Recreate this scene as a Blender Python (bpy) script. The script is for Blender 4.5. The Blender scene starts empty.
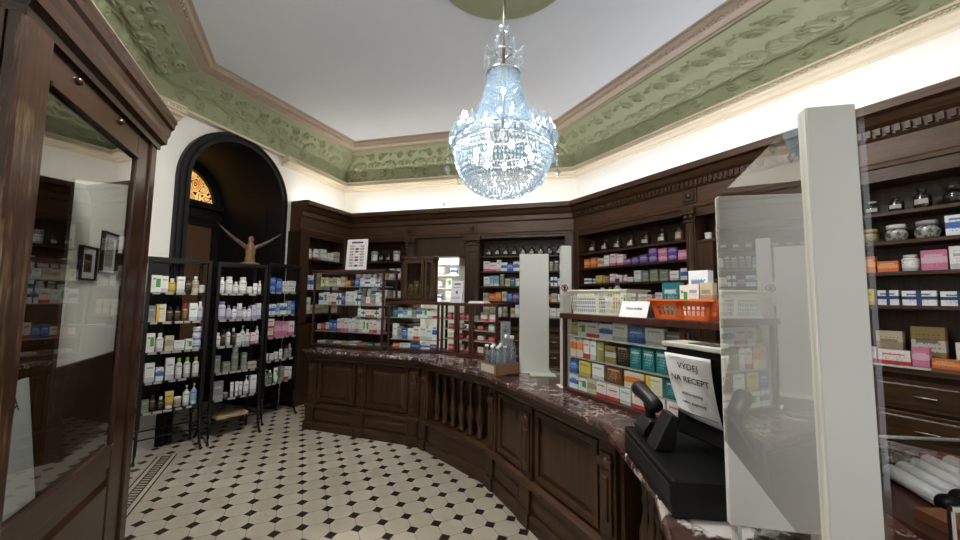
import bpy, bmesh, math, random
import numpy as np
from math import sin, cos, pi, radians, hypot, atan2
from mathutils import Vector, Matrix
S = bpy.context.scene
COL = S.collection
R = random.Random(7)

# ------------------------------------------------------------------ materials
def nmat(name):
    m = bpy.data.materials.new(name); m.use_nodes = True
    nt = m.node_tree; nt.nodes.clear()
    out = nt.nodes.new('ShaderNodeOutputMaterial')
    return m, nt, out
class NB:
    def __init__(s, nt): s.nt = nt; s.N = nt.nodes; s.L = nt.links
    def inp(s, sock, v):
        if v is None: return
        if hasattr(v, 'is_output') or isinstance(v, bpy.types.NodeSocket): s.L.new(v, sock)
        else: sock.default_value = v
    def m(s, op, a, b=None, c=None):
        n = s.N.new('ShaderNodeMath'); n.operation = op
        s.inp(n.inputs[0], a); s.inp(n.inputs[1], b); s.inp(n.inputs[2], c)
        return n.outputs[0]
    def mix(s, f, a, b):
        n = s.N.new('ShaderNodeMix'); n.data_type = 'RGBA'
        s.inp(n.inputs[0], f); s.inp(n.inputs[6], a); s.inp(n.inputs[7], b)
        return n.outputs[2]
    def noise(s, vec, scale, detail=3, rough=.5, col=False):
        n = s.N.new('ShaderNodeTexNoise'); n.inputs['Scale'].default_value = scale
        n.inputs['Detail'].default_value = detail; n.inputs['Roughness'].default_value = rough
        if vec is not None: s.L.new(vec, n.inputs['Vector'])
        return n.outputs['Color' if col else 'Fac']
    def mapping(s, vec, scale=(1, 1, 1), rot=(0, 0, 0)):
        n = s.N.new('ShaderNodeMapping'); n.inputs['Scale'].default_value = scale; n.inputs['Rotation'].default_value = rot
        s.L.new(vec, n.inputs['Vector']); return n.outputs[0]
    def coord(s, w='Object'): return s.N.new('ShaderNodeTexCoord').outputs[w]
    def pos(s): return s.N.new('ShaderNodeNewGeometry').outputs['Position']
    def sep(s, v):
        n = s.N.new('ShaderNodeSeparateXYZ'); s.L.new(v, n.inputs[0]); return n.outputs
    def ramp(s, f, stops):
        n = s.N.new('ShaderNodeValToRGB'); s.L.new(f, n.inputs[0])
        e = n.color_ramp.elements
        while len(e) < len(stops): e.new(.5)
        for k, (p, c) in enumerate(stops): e[k].position = p; e[k].color = (*c, 1) if len(c) == 3 else c
        return n.outputs[0]
    def bsdf(s, col=(.8, .8, .8), rough=.5, metal=0, spec=.5, bump=None, bs=.3, bd=.01, **kw):
        n = s.N.new('ShaderNodeBsdfPrincipled')
        s.inp(n.inputs['Base Color'], (*col, 1) if isinstance(col, tuple) and len(col) == 3 else col)
        s.inp(n.inputs['Roughness'], rough); s.inp(n.inputs['Metallic'], metal); s.inp(n.inputs['Specular IOR Level'], spec)
        for k, v in kw.items(): s.inp(n.inputs[k.replace('_', ' ')], v)
        if bump is not None:
            b = s.N.new('ShaderNodeBump'); b.inputs['Strength'].default_value = bs; b.inputs['Distance'].default_value = bd
            s.L.new(bump, b.inputs['Height']); s.L.new(b.outputs[0], n.inputs['Normal'])
        return n.outputs[0]
def plain(name, col, rough=.5, metal=0, spec=.5, var=.0, **kw):
    m, nt, out = nmat(name); b = NB(nt)
    c = col
    if var:
        f = b.noise(b.coord(), 9, 4)
        c = b.mix(f, (*[x * (1 - var) for x in col], 1), (*[min(1, x * (1 + var)) for x in col], 1))
    nt.links.new(b.bsdf(c, rough, metal, spec, **kw), out.inputs[0]); return m
def wood(name, dark, light, rough=.38, scale=3, worn=None, axis=2):
    m, nt, out = nmat(name); b = NB(nt)
    sc = [14, 14, 14]; sc[axis] = 1.2
    v = b.mapping(b.coord(), tuple(sc))
    f = b.noise(v, scale, 5, .62)
    c = b.ramp(f, [(.3, dark), (.7, light)])
    if worn:
        sc2 = [40, 40, 40]; sc2[axis] = 2.5
        g = b.noise(b.mapping(b.coord(), tuple(sc2)), 1.3, 4, .7)
        g2 = b.noise(b.coord(), 2.3, 3)
        k = b.ramp(b.m('MULTIPLY', g, g2), [(.28, (0, 0, 0)), (.42, (1, 1, 1))])
        c = b.mix(k, c, (*worn, 1))
    nt.links.new(b.bsdf(c, rough, 0, .4, bump=f, bs=.12, bd=.004), out.inputs[0]); return m
def glassmat(name, tint=(1, 1, 1), ior=1.5, refl=1.0, rough=0.0):
    m, nt, out = nmat(name); b = NB(nt)
    t = nt.nodes.new('ShaderNodeBsdfTransparent'); t.inputs[0].default_value = (*tint, 1)
    g = nt.nodes.new('ShaderNodeBsdfGlossy'); g.inputs['Roughness'].default_value = rough
    f = nt.nodes.new('ShaderNodeFresnel'); f.inputs[0].default_value = ior
    x = nt.nodes.new('ShaderNodeMixShader')
    bf = nt.nodes.new('ShaderNodeNewGeometry').outputs['Backfacing']
    nt.links.new(b.m('MULTIPLY', b.m('MINIMUM', b.m('MULTIPLY', f.outputs[0], refl), .95), b.m('SUBTRACT', 1, bf)), x.inputs[0])
    nt.links.new(t.outputs[0], x.inputs[1]); nt.links.new(g.outputs[0], x.inputs[2])
    nt.links.new(x.outputs[0], out.inputs[0]); return m
def emit(name, col, st):
    m, nt, out = nmat(name)
    e = nt.nodes.new('ShaderNodeEmission'); e.inputs[0].default_value = (*col, 1); e.inputs[1].default_value = st
    nt.links.new(e.outputs[0], out.inputs[0]); return m

MT = {}
MT['wood'] = wood('dark_wood', (.022, .010, .0044), (.068, .032, .0135), .38)
MT['woodx'] = wood('dark_wood_rails', (.023, .0105, .0046), (.074, .035, .015), .38, axis=0)
MT['cornwood_lit'] = wood('cornice_wood_lit', (.034, .0145, .0062), (.095, .044, .0195), .42, axis=0)  # the dark wood made lighter, glow on the cornices put into its colour
MT['case'] = wood('case_wood', (.030, .0105, .0075), (.068, .025, .016), .3)
MT['worn'] = wood('worn_wood', (.017, .007, .0035), (.052, .023, .011), .3, worn=(.26, .165, .09))
MT['vest'] = wood('vestibule_wood', (.016, .0065, .0035), (.048, .020, .010), .24)
MT['wornx'] = wood('vestibule_rails', (.016, .0065, .0035), (.048, .021, .011), .24, axis=0)
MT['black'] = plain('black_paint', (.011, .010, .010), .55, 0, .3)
MT['iron'] = plain('black_metal', (.008, .007, .007), .5, 0, .3)
MT['plastic_black'] = plain('black_plastic', (.004, .004, .0045), .45, 0, .22)
MT['plastic_dark'] = plain('dark_grey_plastic', (.010, .010, .011), .42, 0, .3)
MT['plastic_light'] = plain('light_grey_plastic', (.45, .44, .40), .5)
MT['white_panel'] = plain('white_panel', (.60, .60, .56), .22, 0, .5)
MT['paper'] = plain('white_paper', (.66, .67, .69), .7)
MT['ink'] = plain('printed_ink', (.035, .03, .05), .7)
MT['inkdark'] = plain('printed_maroon', (.045, .02, .03), .7)
MT['inkred'] = plain('printed_red', (.35, .03, .06), .6)
MT['greypaper'] = plain('grey_paper', (.48, .50, .56), .6)
MT['wallp'] = plain('white_plaster', (.88, .87, .83), .8, var=.02)
MT['ceil'] = plain('ceiling_plaster', (.83, .865, .93), .85, var=.02)
MT['cream'] = plain('cream_plaster', (.68, .60, .45), .55)
MT['tan'] = plain('tan_plaster', (.52, .42, .33), .55)
MT['green'] = plain('sage_plaster', (.36, .385, .235), .5, var=.1)
MT['brass'] = plain('brass', (.62, .45, .2), .25, 1)
MT['steel'] = plain('steel', (.6, .6, .58), .25, 1)
MT['glass'] = glassmat('case_glass', (.93, .95, .94), 1.45)
MT['vglass'] = glassmat('door_glass', (.95, .97, .95), 1.55, 2.5)
MT['acrylic'] = glassmat('acrylic', (.97, .965, .95), 1.5, 1.9)
MT['jarglass'] = glassmat('jar_glass', (.80, .86, .84), 1.5, 1.6)
MT['white_plastic'] = plain('white_plastic', (.74, .73, .62), .4)
MT['orange_plastic'] = plain('orange_plastic', (.80, .16, .035), .38)
MT['cardboard'] = plain('cardboard', (.19, .10, .05), .8, var=.15)
MT['eagle'] = wood('carved_wood', (.07, .036, .016), (.24, .14, .065), .5, 9)
MT['shelfedge'] = plain('shelf_edge', (.34, .33, .30), .5)

def marble():
    m, nt, out = nmat('red_marble'); b = NB(nt); p = b.pos()
    n1 = b.noise(p, 4.5, 8, .65)
    c = b.ramp(n1, [(.3, (.022, .010, .009)), (.5, (.060, .029, .025)), (.62, (.10, .058, .050)), (.75, (.045, .020, .017))])
    r1 = b.m('ABSOLUTE', b.m('SUBTRACT', b.noise(p, 6.5, 7, .68), .5))
    cl = b.ramp(b.noise(p, 2.2, 3, .55), [(.46, (0, 0, 0)), (.62, (1, 1, 1))])
    thin = b.m('MULTIPLY', b.m('LESS_THAN', r1, .016), cl)
    c = b.mix(b.m('MULTIPLY', thin, .75), c, (.62, .55, .52, 1))
    spots = b.m('GREATER_THAN', b.m('MULTIPLY', b.noise(p, 19, 5, .7), b.noise(p, 3.3, 2, .5)), .325)
    c = b.mix(b.m('MULTIPLY', spots, .6), c, (.58, .52, .50, 1))
    # one large white bloom, near the divider
    s = b.sep(p)
    dx = b.m('SUBTRACT', s[0], 1.06); dy = b.m('SUBTRACT', s[1], .66)
    d = b.m('SQRT', b.m('ADD', b.m('MULTIPLY', dx, dx), b.m('MULTIPLY', dy, dy)))
    k = b.m('ADD', d, b.m('MULTIPLY', b.m('SUBTRACT', b.noise(p, 16, 4, .6), .5), .26))
    c = b.mix(b.ramp(k, [(.07, (1, 1, 1)), (.095, (0, 0, 0))]), c, (.66, .63, .62, 1))
    nt.links.new(b.bsdf(c, .12, 0, .5), out.inputs[0]); return m
MT['marble'] = marble()

def floor_mat():
    m, nt, out = nmat('octagon_tiles'); b = NB(nt); p = b.pos(); s = b.sep(p)
    u = b.m('DIVIDE', b.m('SUBTRACT', s[0], .0675), .1611); v = b.m('DIVIDE', b.m('SUBTRACT', s[1], 2.754), .1611)
    du = b.m('ABSOLUTE', b.m('SUBTRACT', u, b.m('ROUND', u))); dv = b.m('ABSOLUTE', b.m('SUBTRACT', v, b.m('ROUND', v)))
    sm = b.m('ADD', du, dv)
    dot = b.m('LESS_THAN', sm, .245)
    # grout between tiles
    g1 = b.m('LESS_THAN', b.m('MINIMUM', du, dv), .011)
    g2 = b.m('LESS_THAN', b.m('ABSOLUTE', b.m('SUBTRACT', sm, .257)), .013)
    gr = b.m('MAXIMUM', b.m('MULTIPLY', g1, b.m('SUBTRACT', 1, dot)), g2)
    cell = nt.nodes.new('ShaderNodeCombineXYZ')
    nt.links.new(b.m('FLOOR', u), cell.inputs[0]); nt.links.new(b.m('FLOOR', v), cell.inputs[1])
    wn = nt.nodes.new('ShaderNodeTexWhiteNoise'); nt.links.new(cell.outputs[0], wn.inputs['Vector'])
    tile = b.mix(wn.outputs['Value'], (.46, .415, .335, 1), (.54, .495, .415, 1))
    dirt = b.noise(p, 1.7, 5, .6)
    tile = b.mix(b.ramp(dirt, [(.35, (0, 0, 0)), (.75, (.4, .4, .4))]), tile, (.38, .33, .25, 1))
    c = b.mix(gr, tile, (.22, .19, .15, 1))
    c = b.mix(dot, c, (.020, .015, .014, 1))
    # worn yellowed patch
    dx = b.m('DIVIDE', b.m('SUBTRACT', s[0], -.42), .34); dy = b.m('DIVIDE', b.m('SUBTRACT', s[1], 2.66), .17)
    d = b.m('SQRT', b.m('ADD', b.m('MULTIPLY', dx, dx), b.m('MULTIPLY', dy, dy)))
    k = b.m('ADD', d, b.m('MULTIPLY', b.m('SUBTRACT', b.noise(p, 9, 5, .65), .5), 1.7))
    c = b.mix(b.ramp(k, [(.45, (.75, .75, .75)), (.7, (0, 0, 0))]), c, (.40, .30, .17, 1))
    # inlaid border strip
    bx = b.m('SUBTRACT', s[0], -1.150)
    zone = b.m('MULTIPLY', b.m('MULTIPLY', b.m('GREATER_THAN', bx, 0), b.m('LESS_THAN', bx, .155)), b.m('LESS_THAN', s[1], 4.47))
    def band(lo, hi): return b.m('MULTIPLY', b.m('GREATER_THAN', bx, lo), b.m('LESS_THAN', bx, hi))
    fy = b.m('FRACT', b.m('DIVIDE', s[1], .042))
    lad = b.m('MULTIPLY', band(.050, .105), b.m('LESS_THAN', b.m('ABSOLUTE', b.m('SUBTRACT', b.m('FRACT', b.m('ADD', fy, b.m('MULTIPLY', bx, 9))), .5)), .27))
    ln = b.m('MAXIMUM', b.m('MAXIMUM', b.m('MAXIMUM', band(.0, .012), band(.143, .155)), b.m('MAXIMUM', band(.040, .050), band(.105, .115))), lad)
    bc = b.mix(ln, (.52, .47, .38, 1), (.020, .015, .014, 1))
    c = b.mix(zone, c, bc)
    ro = b.m('ADD', .30, b.m('MULTIPLY', dirt, .25))
    nt.links.new(b.bsdf(c, ro, 0, .4, bump=b.m('SUBTRACT', 1, gr), bs=.15, bd=.002), out.inputs[0]); return m
MT['floor'] = floor_mat()

def crystal(name, tint):
    m, nt, out = nmat(name); b = NB(nt)
    tr = nt.nodes.new('ShaderNodeBsdfTransparent'); tr.inputs[0].default_value = (.95, .975, 1, 1)
    tl = nt.nodes.new('ShaderNodeBsdfTranslucent'); tl.inputs[0].default_value = (*tint, 1)
    gl = nt.nodes.new('ShaderNodeBsdfGlossy'); gl.inputs['Roughness'].default_value = .12; gl.inputs[0].default_value = (.9, .95, 1, 1)
    a = nt.nodes.new('ShaderNodeMixShader'); a.inputs[0].default_value = .35
    nt.links.new(tl.outputs[0], a.inputs[1]); nt.links.new(gl.outputs[0], a.inputs[2])
    c = nt.nodes.new('ShaderNodeMixShader'); c.inputs[0].default_value = .30
    nt.links.new(tr.outputs[0], c.inputs[1]); nt.links.new(a.outputs[0], c.inputs[2]); nt.links.new(c.outputs[0], out.inputs[0]); return m
def pebble():
    m, nt, out = nmat('speckled_jar'); b = NB(nt); v = nt.nodes.new('ShaderNodeTexVoronoi'); v.inputs['Scale'].default_value = 7
    nt.links.new(b.coord(), v.inputs['Vector'])
    c = b.ramp(b.sep(v.outputs['Color'])[0], [(.2, (.10, .11, .11)), (.45, (.30, .31, .29)), (.65, (.16, .19, .13)), (.85, (.45, .43, .38))])
    nt.links.new(b.bsdf(c, .12, 0, .6), out.inputs[0]); return m
MT['crystal'] = crystal('crystal', (.53, .67, .78))
MT['bulb'] = emit('lit_bulb', (.90, .96, 1), 45)
MT['led'] = emit('led_strip_light', (1, .94, .84), 25)
MT['ledcool'] = emit('led_strip_cool', (.95, .96, 1), 22)
MT['tubelamp'] = emit('tube_lamp', (1, .97, .90), 48)
MT['fan'] = None
def stained():
    m, nt, out = nmat('stained_glass'); b = NB(nt); v = b.coord()
    n = b.noise(v, 7, 3)
    c = b.ramp(n, [(.3, (.75, .30, .05)), (.6, (1, .62, .22)), (.8, (.85, .42, .1))])
    w = nt.nodes.new('ShaderNodeTexNoise'); w.inputs['Scale'].default_value = 9; w.inputs['Detail'].default_value = 0
    nt.links.new(v, w.inputs['Vector'])
    ln = b.m('LESS_THAN', b.m('ABSOLUTE', b.m('SUBTRACT', b.m('FRACT', b.m('MULTIPLY', w.outputs['Fac'], 7)), .5)), .13)
    e = nt.nodes.new('ShaderNodeEmission'); nt.links.new(b.mix(ln, c, (.03, .01, 0, 1)), e.inputs[0]); e.inputs[1].default_value = .8
    nt.links.new(e.outputs[0], out.inputs[0]); return m
MT['stained'] = stained()

PACK = {  # key: words for the label, ground, band, accent, layout
 'white': ('white', (0.79, 0.79, 0.77), (.50, .52, .54), (.3, .32, .36), 0),
 'wgreen': ('white and green', (0.77, 0.79, 0.72), (.08, .30, .10), (.05, .2, .08), 2),
 'wblue': ('white and blue', (0.79, 0.82, 0.86), (.06, .16, .48), (.05, .1, .35), 1),
 'wnavy': ('white box-pattern navy', (0.77, 0.79, 0.82), (.02, .05, .16), (.02, .05, .16), 5),
 'wred': ('white and red', (0.79, 0.74, 0.72), (.52, .05, .05), (.45, .04, .04), 0),
 'wpink': ('white and pink', (0.82, 0.72, 0.74), (.62, .16, .30), (.5, .08, .2), 0),
 'worange': ('white and orange', (.66, .60, .52), (.72, .20, .04), (.6, .15, .03), 1),
 'wyellow': ('white and yellow', (.66, .64, .52), (.70, .48, .06), (.4, .3, .06), 3),
 'blue': ('blue', (.035, .10, .36), (.10, .24, .60), (.6, .65, .75), 1),
 'ltblue': ('light blue', (.28, .44, .62), (.60, .66, .72), (.06, .14, .4), 0),
 'teal': ('teal', (.012, .14, .17), (.03, .26, .28), (.55, .6, .55), 4),
 'orange': ('orange', (.62, .15, .05), (.75, .34, .10), (.6, .5, .35), 1),
 'yellow': ('yellow', (.62, .50, .13), (.45, .33, .07), (.2, .15, .05), 0),
 'pink': ('pink', (.56, .17, .30), (.66, .40, .48), (.6, .5, .5), 1),
 'lav': ('lavender', (.58, .58, .68), (.30, .30, .46), (.25, .25, .4), 0),
 'brown': ('brown', (.15, .055, .025), (.26, .11, .05), (.5, .4, .3), 4),
 'grey': ('grey', (.20, .20, .19), (.30, .30, .28), (.5, .5, .5), 0),
 'cream': ('cream', (.56, .50, .38), (.36, .30, .2), (.25, .2, .12), 1),
 'green': ('green', (.06, .20, .08), (.16, .36, .12), (.6, .6, .5), 0),
 'red': ('red', (.42, .035, .035), (.60, .22, .18), (.6, .55, .5), 1),
 'gold': ('golden brown', (.26, .18, .07), (.52, .50, .44), (.1, .08, .05), 1),
 'violet': ('violet', (.10, .06, .24), (.28, .20, .44), (.6, .55, .6), 1),
 'dark': ('dark brown', (.022, .012, .010), (.05, .03, .02), (.35, .3, .2), 1),
 'sage': ('grey green', (.17, .20, .15), (.26, .29, .22), (.4, .42, .35), 0),
 'olive': ('olive', (.20, .19, .06), (.34, .30, .12), (.5, .5, .35), 3),
}
def pack_mat(key):
    k = 'pk_' + key
    if k in MT: return MT[k]
    _, base, band, acc, lay = PACK[key]
    m, nt, out = nmat('packaging_' + key); b = NB(nt); s = b.sep(b.coord('Generated'))
    x, y, z = s[0], s[1], s[2]
    def rng(v, a, c): return b.m('MULTIPLY', b.m('GREATER_THAN', v, a), b.m('LESS_THAN', v, c))
    if lay == 0: msk = rng(z, .0, .24)
    elif lay == 1: msk = rng(z, .36, .66)
    elif lay == 2: msk = b.m('MULTIPLY', rng(z, .3, .8), rng(x, .45, .9))
    elif lay == 3: msk = rng(x, .0, .3)
    elif lay == 4:
        dx = b.m('MULTIPLY', b.m('SUBTRACT', x, .5), 1.4); dz = b.m('SUBTRACT', z, .5)
        msk = b.m('LESS_THAN', b.m('ADD', b.m('MULTIPLY', dx, dx), b.m('MULTIPLY', dz, dz)), .085)
    else: msk = b.m('MAXIMUM', rng(z, .40, .62), rng(x, .42, .58))
    c = b.mix(msk, (*base, 1), (*band, 1))
    # small print
    rows = b.m('LESS_THAN', b.m('FRACT', b.m('MULTIPLY', z, 9)), .34)
    cmb = nt.nodes.new('ShaderNodeCombineXYZ'); nt.links.new(b.m('MULTIPLY', x, 14), cmb.inputs[0])
    nt.links.new(b.m('FLOOR', b.m('MULTIPLY', z, 9)), cmb.inputs[1])
    wd = b.m('GREATER_THAN', b.noise(cmb.outputs[0], 1.0, 0), .52)
    oi = nt.nodes.new('ShaderNodeObjectInfo')
    reg = b.m('MULTIPLY', rng(z, .14, .86), rng(x, .12, .42 if lay == 2 else .86))
    t = b.m('MULTIPLY', b.m('MULTIPLY', rows, wd), reg)
    c = b.mix(b.m('MULTIPLY', t, .75), c, (*acc, 1))
    # big title bar at a height that differs from pack to pack
    tz = b.m('ADD', .62, b.m('MULTIPLY', oi.outputs['Random'], .18))
    tt = b.m('MULTIPLY', b.m('LESS_THAN', b.m('ABSOLUTE', b.m('SUBTRACT', z, tz)), .05), rng(x, .14, .42 if lay == 2 else .8))
    c = b.mix(b.m('MULTIPLY', tt, .8), c, (*acc, 1))
    nt.links.new(b.bsdf(c, .42, 0, .4), out.inputs[0]); MT[k] = m; return m
def cap_mat(key):
    k = 'cap_' + key
    if k not in MT:
        c = {'white': (.72, .72, .70), 'green': (.30, .42, .06), 'violet': (.20, .18, .42), 'black': (.012, .011, .011), 'grey': (.35, .36, .36), 'gold': (.4, .28, .1), 'blue': (.06, .14, .4), 'red': (.45, .05, .04)}[key]
        MT[k] = plain('cap_' + key, c, .4)
    return MT[k]
CAPW = {'white': 'white', 'green': 'green', 'violet': 'violet', 'black': 'black', 'grey': 'grey', 'gold': 'gold', 'blue': 'blue', 'red': 'red'}

# ------------------------------------------------------------------ mesh building
class MB:
    def __init__(s): s.bm = bmesh.new()
    def faces(s, vs, fs, smooth=False):
        V = [s.bm.verts.new(v) for v in vs]
        for f in fs:
            try:
                q = s.bm.faces.new([V[i] for i in f]); q.smooth = smooth
            except ValueError: pass
        return s
    def box(s, x0, y0, z0, x1, y1, z1):
        vs = [(x0, y0, z0), (x1, y0, z0), (x1, y1, z0), (x0, y1, z0), (x0, y0, z1), (x1, y0, z1), (x1, y1, z1), (x0, y1, z1)]
        return s.faces(vs, [(3, 2, 1, 0), (4, 5, 6, 7), (0, 1, 5, 4), (1, 2, 6, 5), (2, 3, 7, 6), (3, 0, 4, 7)])
    def raised(s, x0, z0, x1, z1, y, h, t):   # raised panel with sloping edges, facing -y
        vs = [(x0, y, z0), (x1, y, z0), (x1, y, z1), (x0, y, z1), (x0 + t, y - h, z0 + t), (x1 - t, y - h, z0 + t), (x1 - t, y - h, z1 - t), (x0 + t, y - h, z1 - t)]
        return s.faces(vs, [(4, 5, 6, 7), (0, 1, 5, 4), (1, 2, 6, 5), (2, 3, 7, 6), (3, 0, 4, 7), (0, 3, 2, 1)])
    def frame(s, x0, z0, x1, z1, y0, y1, w, wb=None, wt=None):
        wb = w if wb is None else wb; wt = w if wt is None else wt
        s.box(x0, y0, z0, x0 + w, y1, z1); s.box(x1 - w, y0, z0, x1, y1, z1)
        s.box(x0 + w, y0, z0, x1 - w, y1, z0 + wb); s.box(x0 + w, y0, z1 - wt, x1 - w, y1, z1); return s
    def lathe(s, prof, n=16, c=(0, 0, 0), smooth=True, sy=1.0):
        vs, fs = [], []
        for r, z in prof:
            for k in range(n):
                a = 2 * pi * k / n; vs.append((c[0] + r * cos(a), c[1] + r * sin(a) * sy, c[2] + z))
        m = len(prof)
        for i in range(m - 1):
            for k in range(n):
                k2 = (k + 1) % n; fs.append((i * n + k, i * n + k2, (i + 1) * n + k2, (i + 1) * n + k))
        if prof[0][0] > 1e-5: fs.append(tuple(range(n - 1, -1, -1)))
        if prof[-1][0] > 1e-5: fs.append(tuple((m - 1) * n + k for k in range(n)))
        return s.faces(vs, fs, smooth)
    def tube(s, pts, r, n=8, smooth=True):
        pts = [Vector(p) for p in pts]; m = len(pts); vs, fs = [], []
        rr = r if isinstance(r, (list, tuple)) else [r] * m
        for i, p in enumerate(pts):
            t = (pts[min(i + 1, m - 1)] - pts[max(i - 1, 0)]).normalized()
            up = Vector((0, 0, 1)) if abs(t.z) < .9 else Vector((1, 0, 0))
            a = t.cross(up).normalized(); b = a.cross(t)
            for k in range(n):
                q = 2 * pi * k / n; vs.append(p + (a * cos(q) + b * sin(q)) * rr[i])
        for i in range(m - 1):
            for k in range(n):
                k2 = (k + 1) % n; fs.append((i * n + k, i * n + k2, (i + 1) * n + k2, (i + 1) * n + k))
        fs.append(tuple(range(n))); fs.append(tuple((m - 1) * n + k for k in range(n - 1, -1, -1)))
        return s.faces(vs, fs, smooth)
    def prism(s, pts, d, fn):       # pts 2d outline, extruded from 0 to d; fn maps (a,b,c)->xyz
        n = len(pts)
        vs = [fn(a, b, 0) for a, b in pts] + [fn(a, b, d) for a, b in pts]
        return s.faces(vs, [tuple(range(n)), tuple(range(2 * n - 1, n - 1, -1))] + [(i, n + i, n + (i + 1) % n, (i + 1) % n) for i in range(n)])
    def ball(s, c, r, n=8, m=6, sx=1, sy=1, sz=1):
        prof = [(r * sin(pi * i / m), -r * cos(pi * i / m)) for i in range(m + 1)]
        vs, fs = [], []
        vs.append((c[0], c[1], c[2] - r * sz))
        for i in range(1, m):
            for k in range(n):
                a = 2 * pi * k / n; vs.append((c[0] + prof[i][0] * cos(a) * sx, c[1] + prof[i][0] * sin(a) * sy, c[2] + prof[i][1] * sz))
        vs.append((c[0], c[1], c[2] + r * sz)); L = len(vs) - 1
        for k in range(n):
            k2 = (k + 1) % n
            fs.append((0, 1 + k2, 1 + k)); fs.append((L, 1 + (m - 2) * n + k, 1 + (m - 2) * n + k2))
            for i in range(m - 2): fs.append((1 + i * n + k, 1 + i * n + k2, 1 + (i + 1) * n + k2, 1 + (i + 1) * n + k))
        return s.faces(vs, fs, True)
    def sweep(s, prof, path, seg=None, closed=True):
        """profile of (offset to the left of the path, z) along a polyline with mitred corners; seg limits it to one segment"""
        P = [Vector(p[:2]) for p in path]; n = len(P); rows = []
        for i in range(n):
            d0 = (P[i] - P[i - 1]).normalized() if i else None
            d1 = (P[i + 1] - P[i]).normalized() if i < n - 1 else None
            if d0 is None: d0 = d1
            if d1 is None: d1 = d0
            n0 = Vector((-d0.y, d0.x)); n1 = Vector((-d1.y, d1.x)); b = (n0 + n1); b = b / b.dot(n0)
            rows.append([(P[i].x + b.x * o, P[i].y + b.y * o, z) for o, z in prof])
        segs = range(n - 1) if seg is None else [seg]
        k = len(prof)
        for i in segs:
            vs = rows[i] + rows[i + 1]
            fs = [(j, (j + 1) % k, k + (j + 1) % k, k + j) for j in range(k if closed else k - 1)]
            if closed: fs += [tuple(range(k)), tuple(range(2 * k - 1, k - 1, -1))]
            s.faces(vs, fs)
        return s
    def build(s, name, mat, parent=None, world=False, bev=0, fix=True, weld=False):
        if weld: bmesh.ops.remove_doubles(s.bm, verts=s.bm.verts, dist=1e-5)
        if world and parent is not None: s.bm.transform(MAT(parent).inverted())
        if fix: bmesh.ops.recalc_face_normals(s.bm, faces=s.bm.faces)
        me = bpy.data.meshes.new(name); s.bm.to_mesh(me); s.bm.free()
        o = bpy.data.objects.new(name, me); COL.objects.link(o)
        if mat is not None: me.materials.append(MT[mat] if isinstance(mat, str) else mat)
        if parent is not None: o.parent = parent
        if bev:
            md = o.modifiers.new('soft_edges', 'BEVEL'); md.width = bev; md.segments = 1; md.limit_method = 'ANGLE'
        return o
def MAT(o):
    m = Matrix.Translation(o.location) @ o.rotation_euler.to_matrix().to_4x4()
    return (MAT(o.parent) @ m) if o.parent is not None else m
USED = {}
def tag(o, label, cat, group=None):
    n = len(label.replace(',', '').split())
    if not 4 <= n <= 16: print('LABEL LENGTH', n, label)
    if label in USED and not group: print('LABEL TWICE', label)
    USED[label] = 1
    o['label'] = label; o['category'] = cat
    if group: o['group'] = group
    return o
def thing(name, label, cat, loc=(0, 0, 0), rz=0, group=None, tilt=None):
    o = bpy.data.objects.new(name, None); COL.objects.link(o); o.empty_display_size = .05
    o.location = loc; o.rotation_euler = (0, 0, rz) if tilt is None else (tilt[0], tilt[1], rz)
    return tag(o, label, cat, group)
def struct(o): o['kind'] = 'structure'; return o
def ang(p, q): return atan2(q[1] - p[1], q[0] - p[0])
def text(name, s, size, parent, loc, rot, mat='ink', ext=.0004):
    c = bpy.data.curves.new(name, 'FONT'); c.body = s; c.size = size; c.extrude = ext; c.align_x = 'CENTER'; c.align_y = 'CENTER'; c.resolution_u = 3
    t = bpy.data.objects.new('tmp', c); COL.objects.link(t)
    dg = bpy.context.evaluated_depsgraph_get(); me = bpy.data.meshes.new_from_object(t.evaluated_get(dg)); bpy.data.objects.remove(t); bpy.data.curves.remove(c)
    me.name = name; me.materials.clear(); me.materials.append(MT[mat])
    o = bpy.data.objects.new(name, me); COL.objects.link(o); o.parent = parent; o.location = loc; o.rotation_euler = rot
    return o

# ------------------------------------------------------------------ camera
H = 1.5; F = 366.0; PITCH = .078; ROLL = .0125; YAW = .45
cd = bpy.data.cameras.new('camera'); cam = bpy.data.objects.new('camera', cd); COL.objects.link(cam)
fw = Vector((sin(YAW) * cos(PITCH), cos(YAW) * cos(PITCH), sin(PITCH)))
rt = Vector((cos(YAW), -sin(YAW), 0)); up = rt.cross(fw)
cr = rt * cos(ROLL) + up * sin(ROLL); cu = -rt * sin(ROLL) + up * cos(ROLL)
cam.matrix_world = Matrix(((cr.x, cu.x, -fw.x, 0), (cr.y, cu.y, -fw.y, 0), (cr.z, cu.z, -fw.z, H), (0, 0, 0, 1)))
cd.sensor_width = 36; cd.lens = F / 960 * 36; cd.clip_start = .02
S.camera = cam

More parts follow.
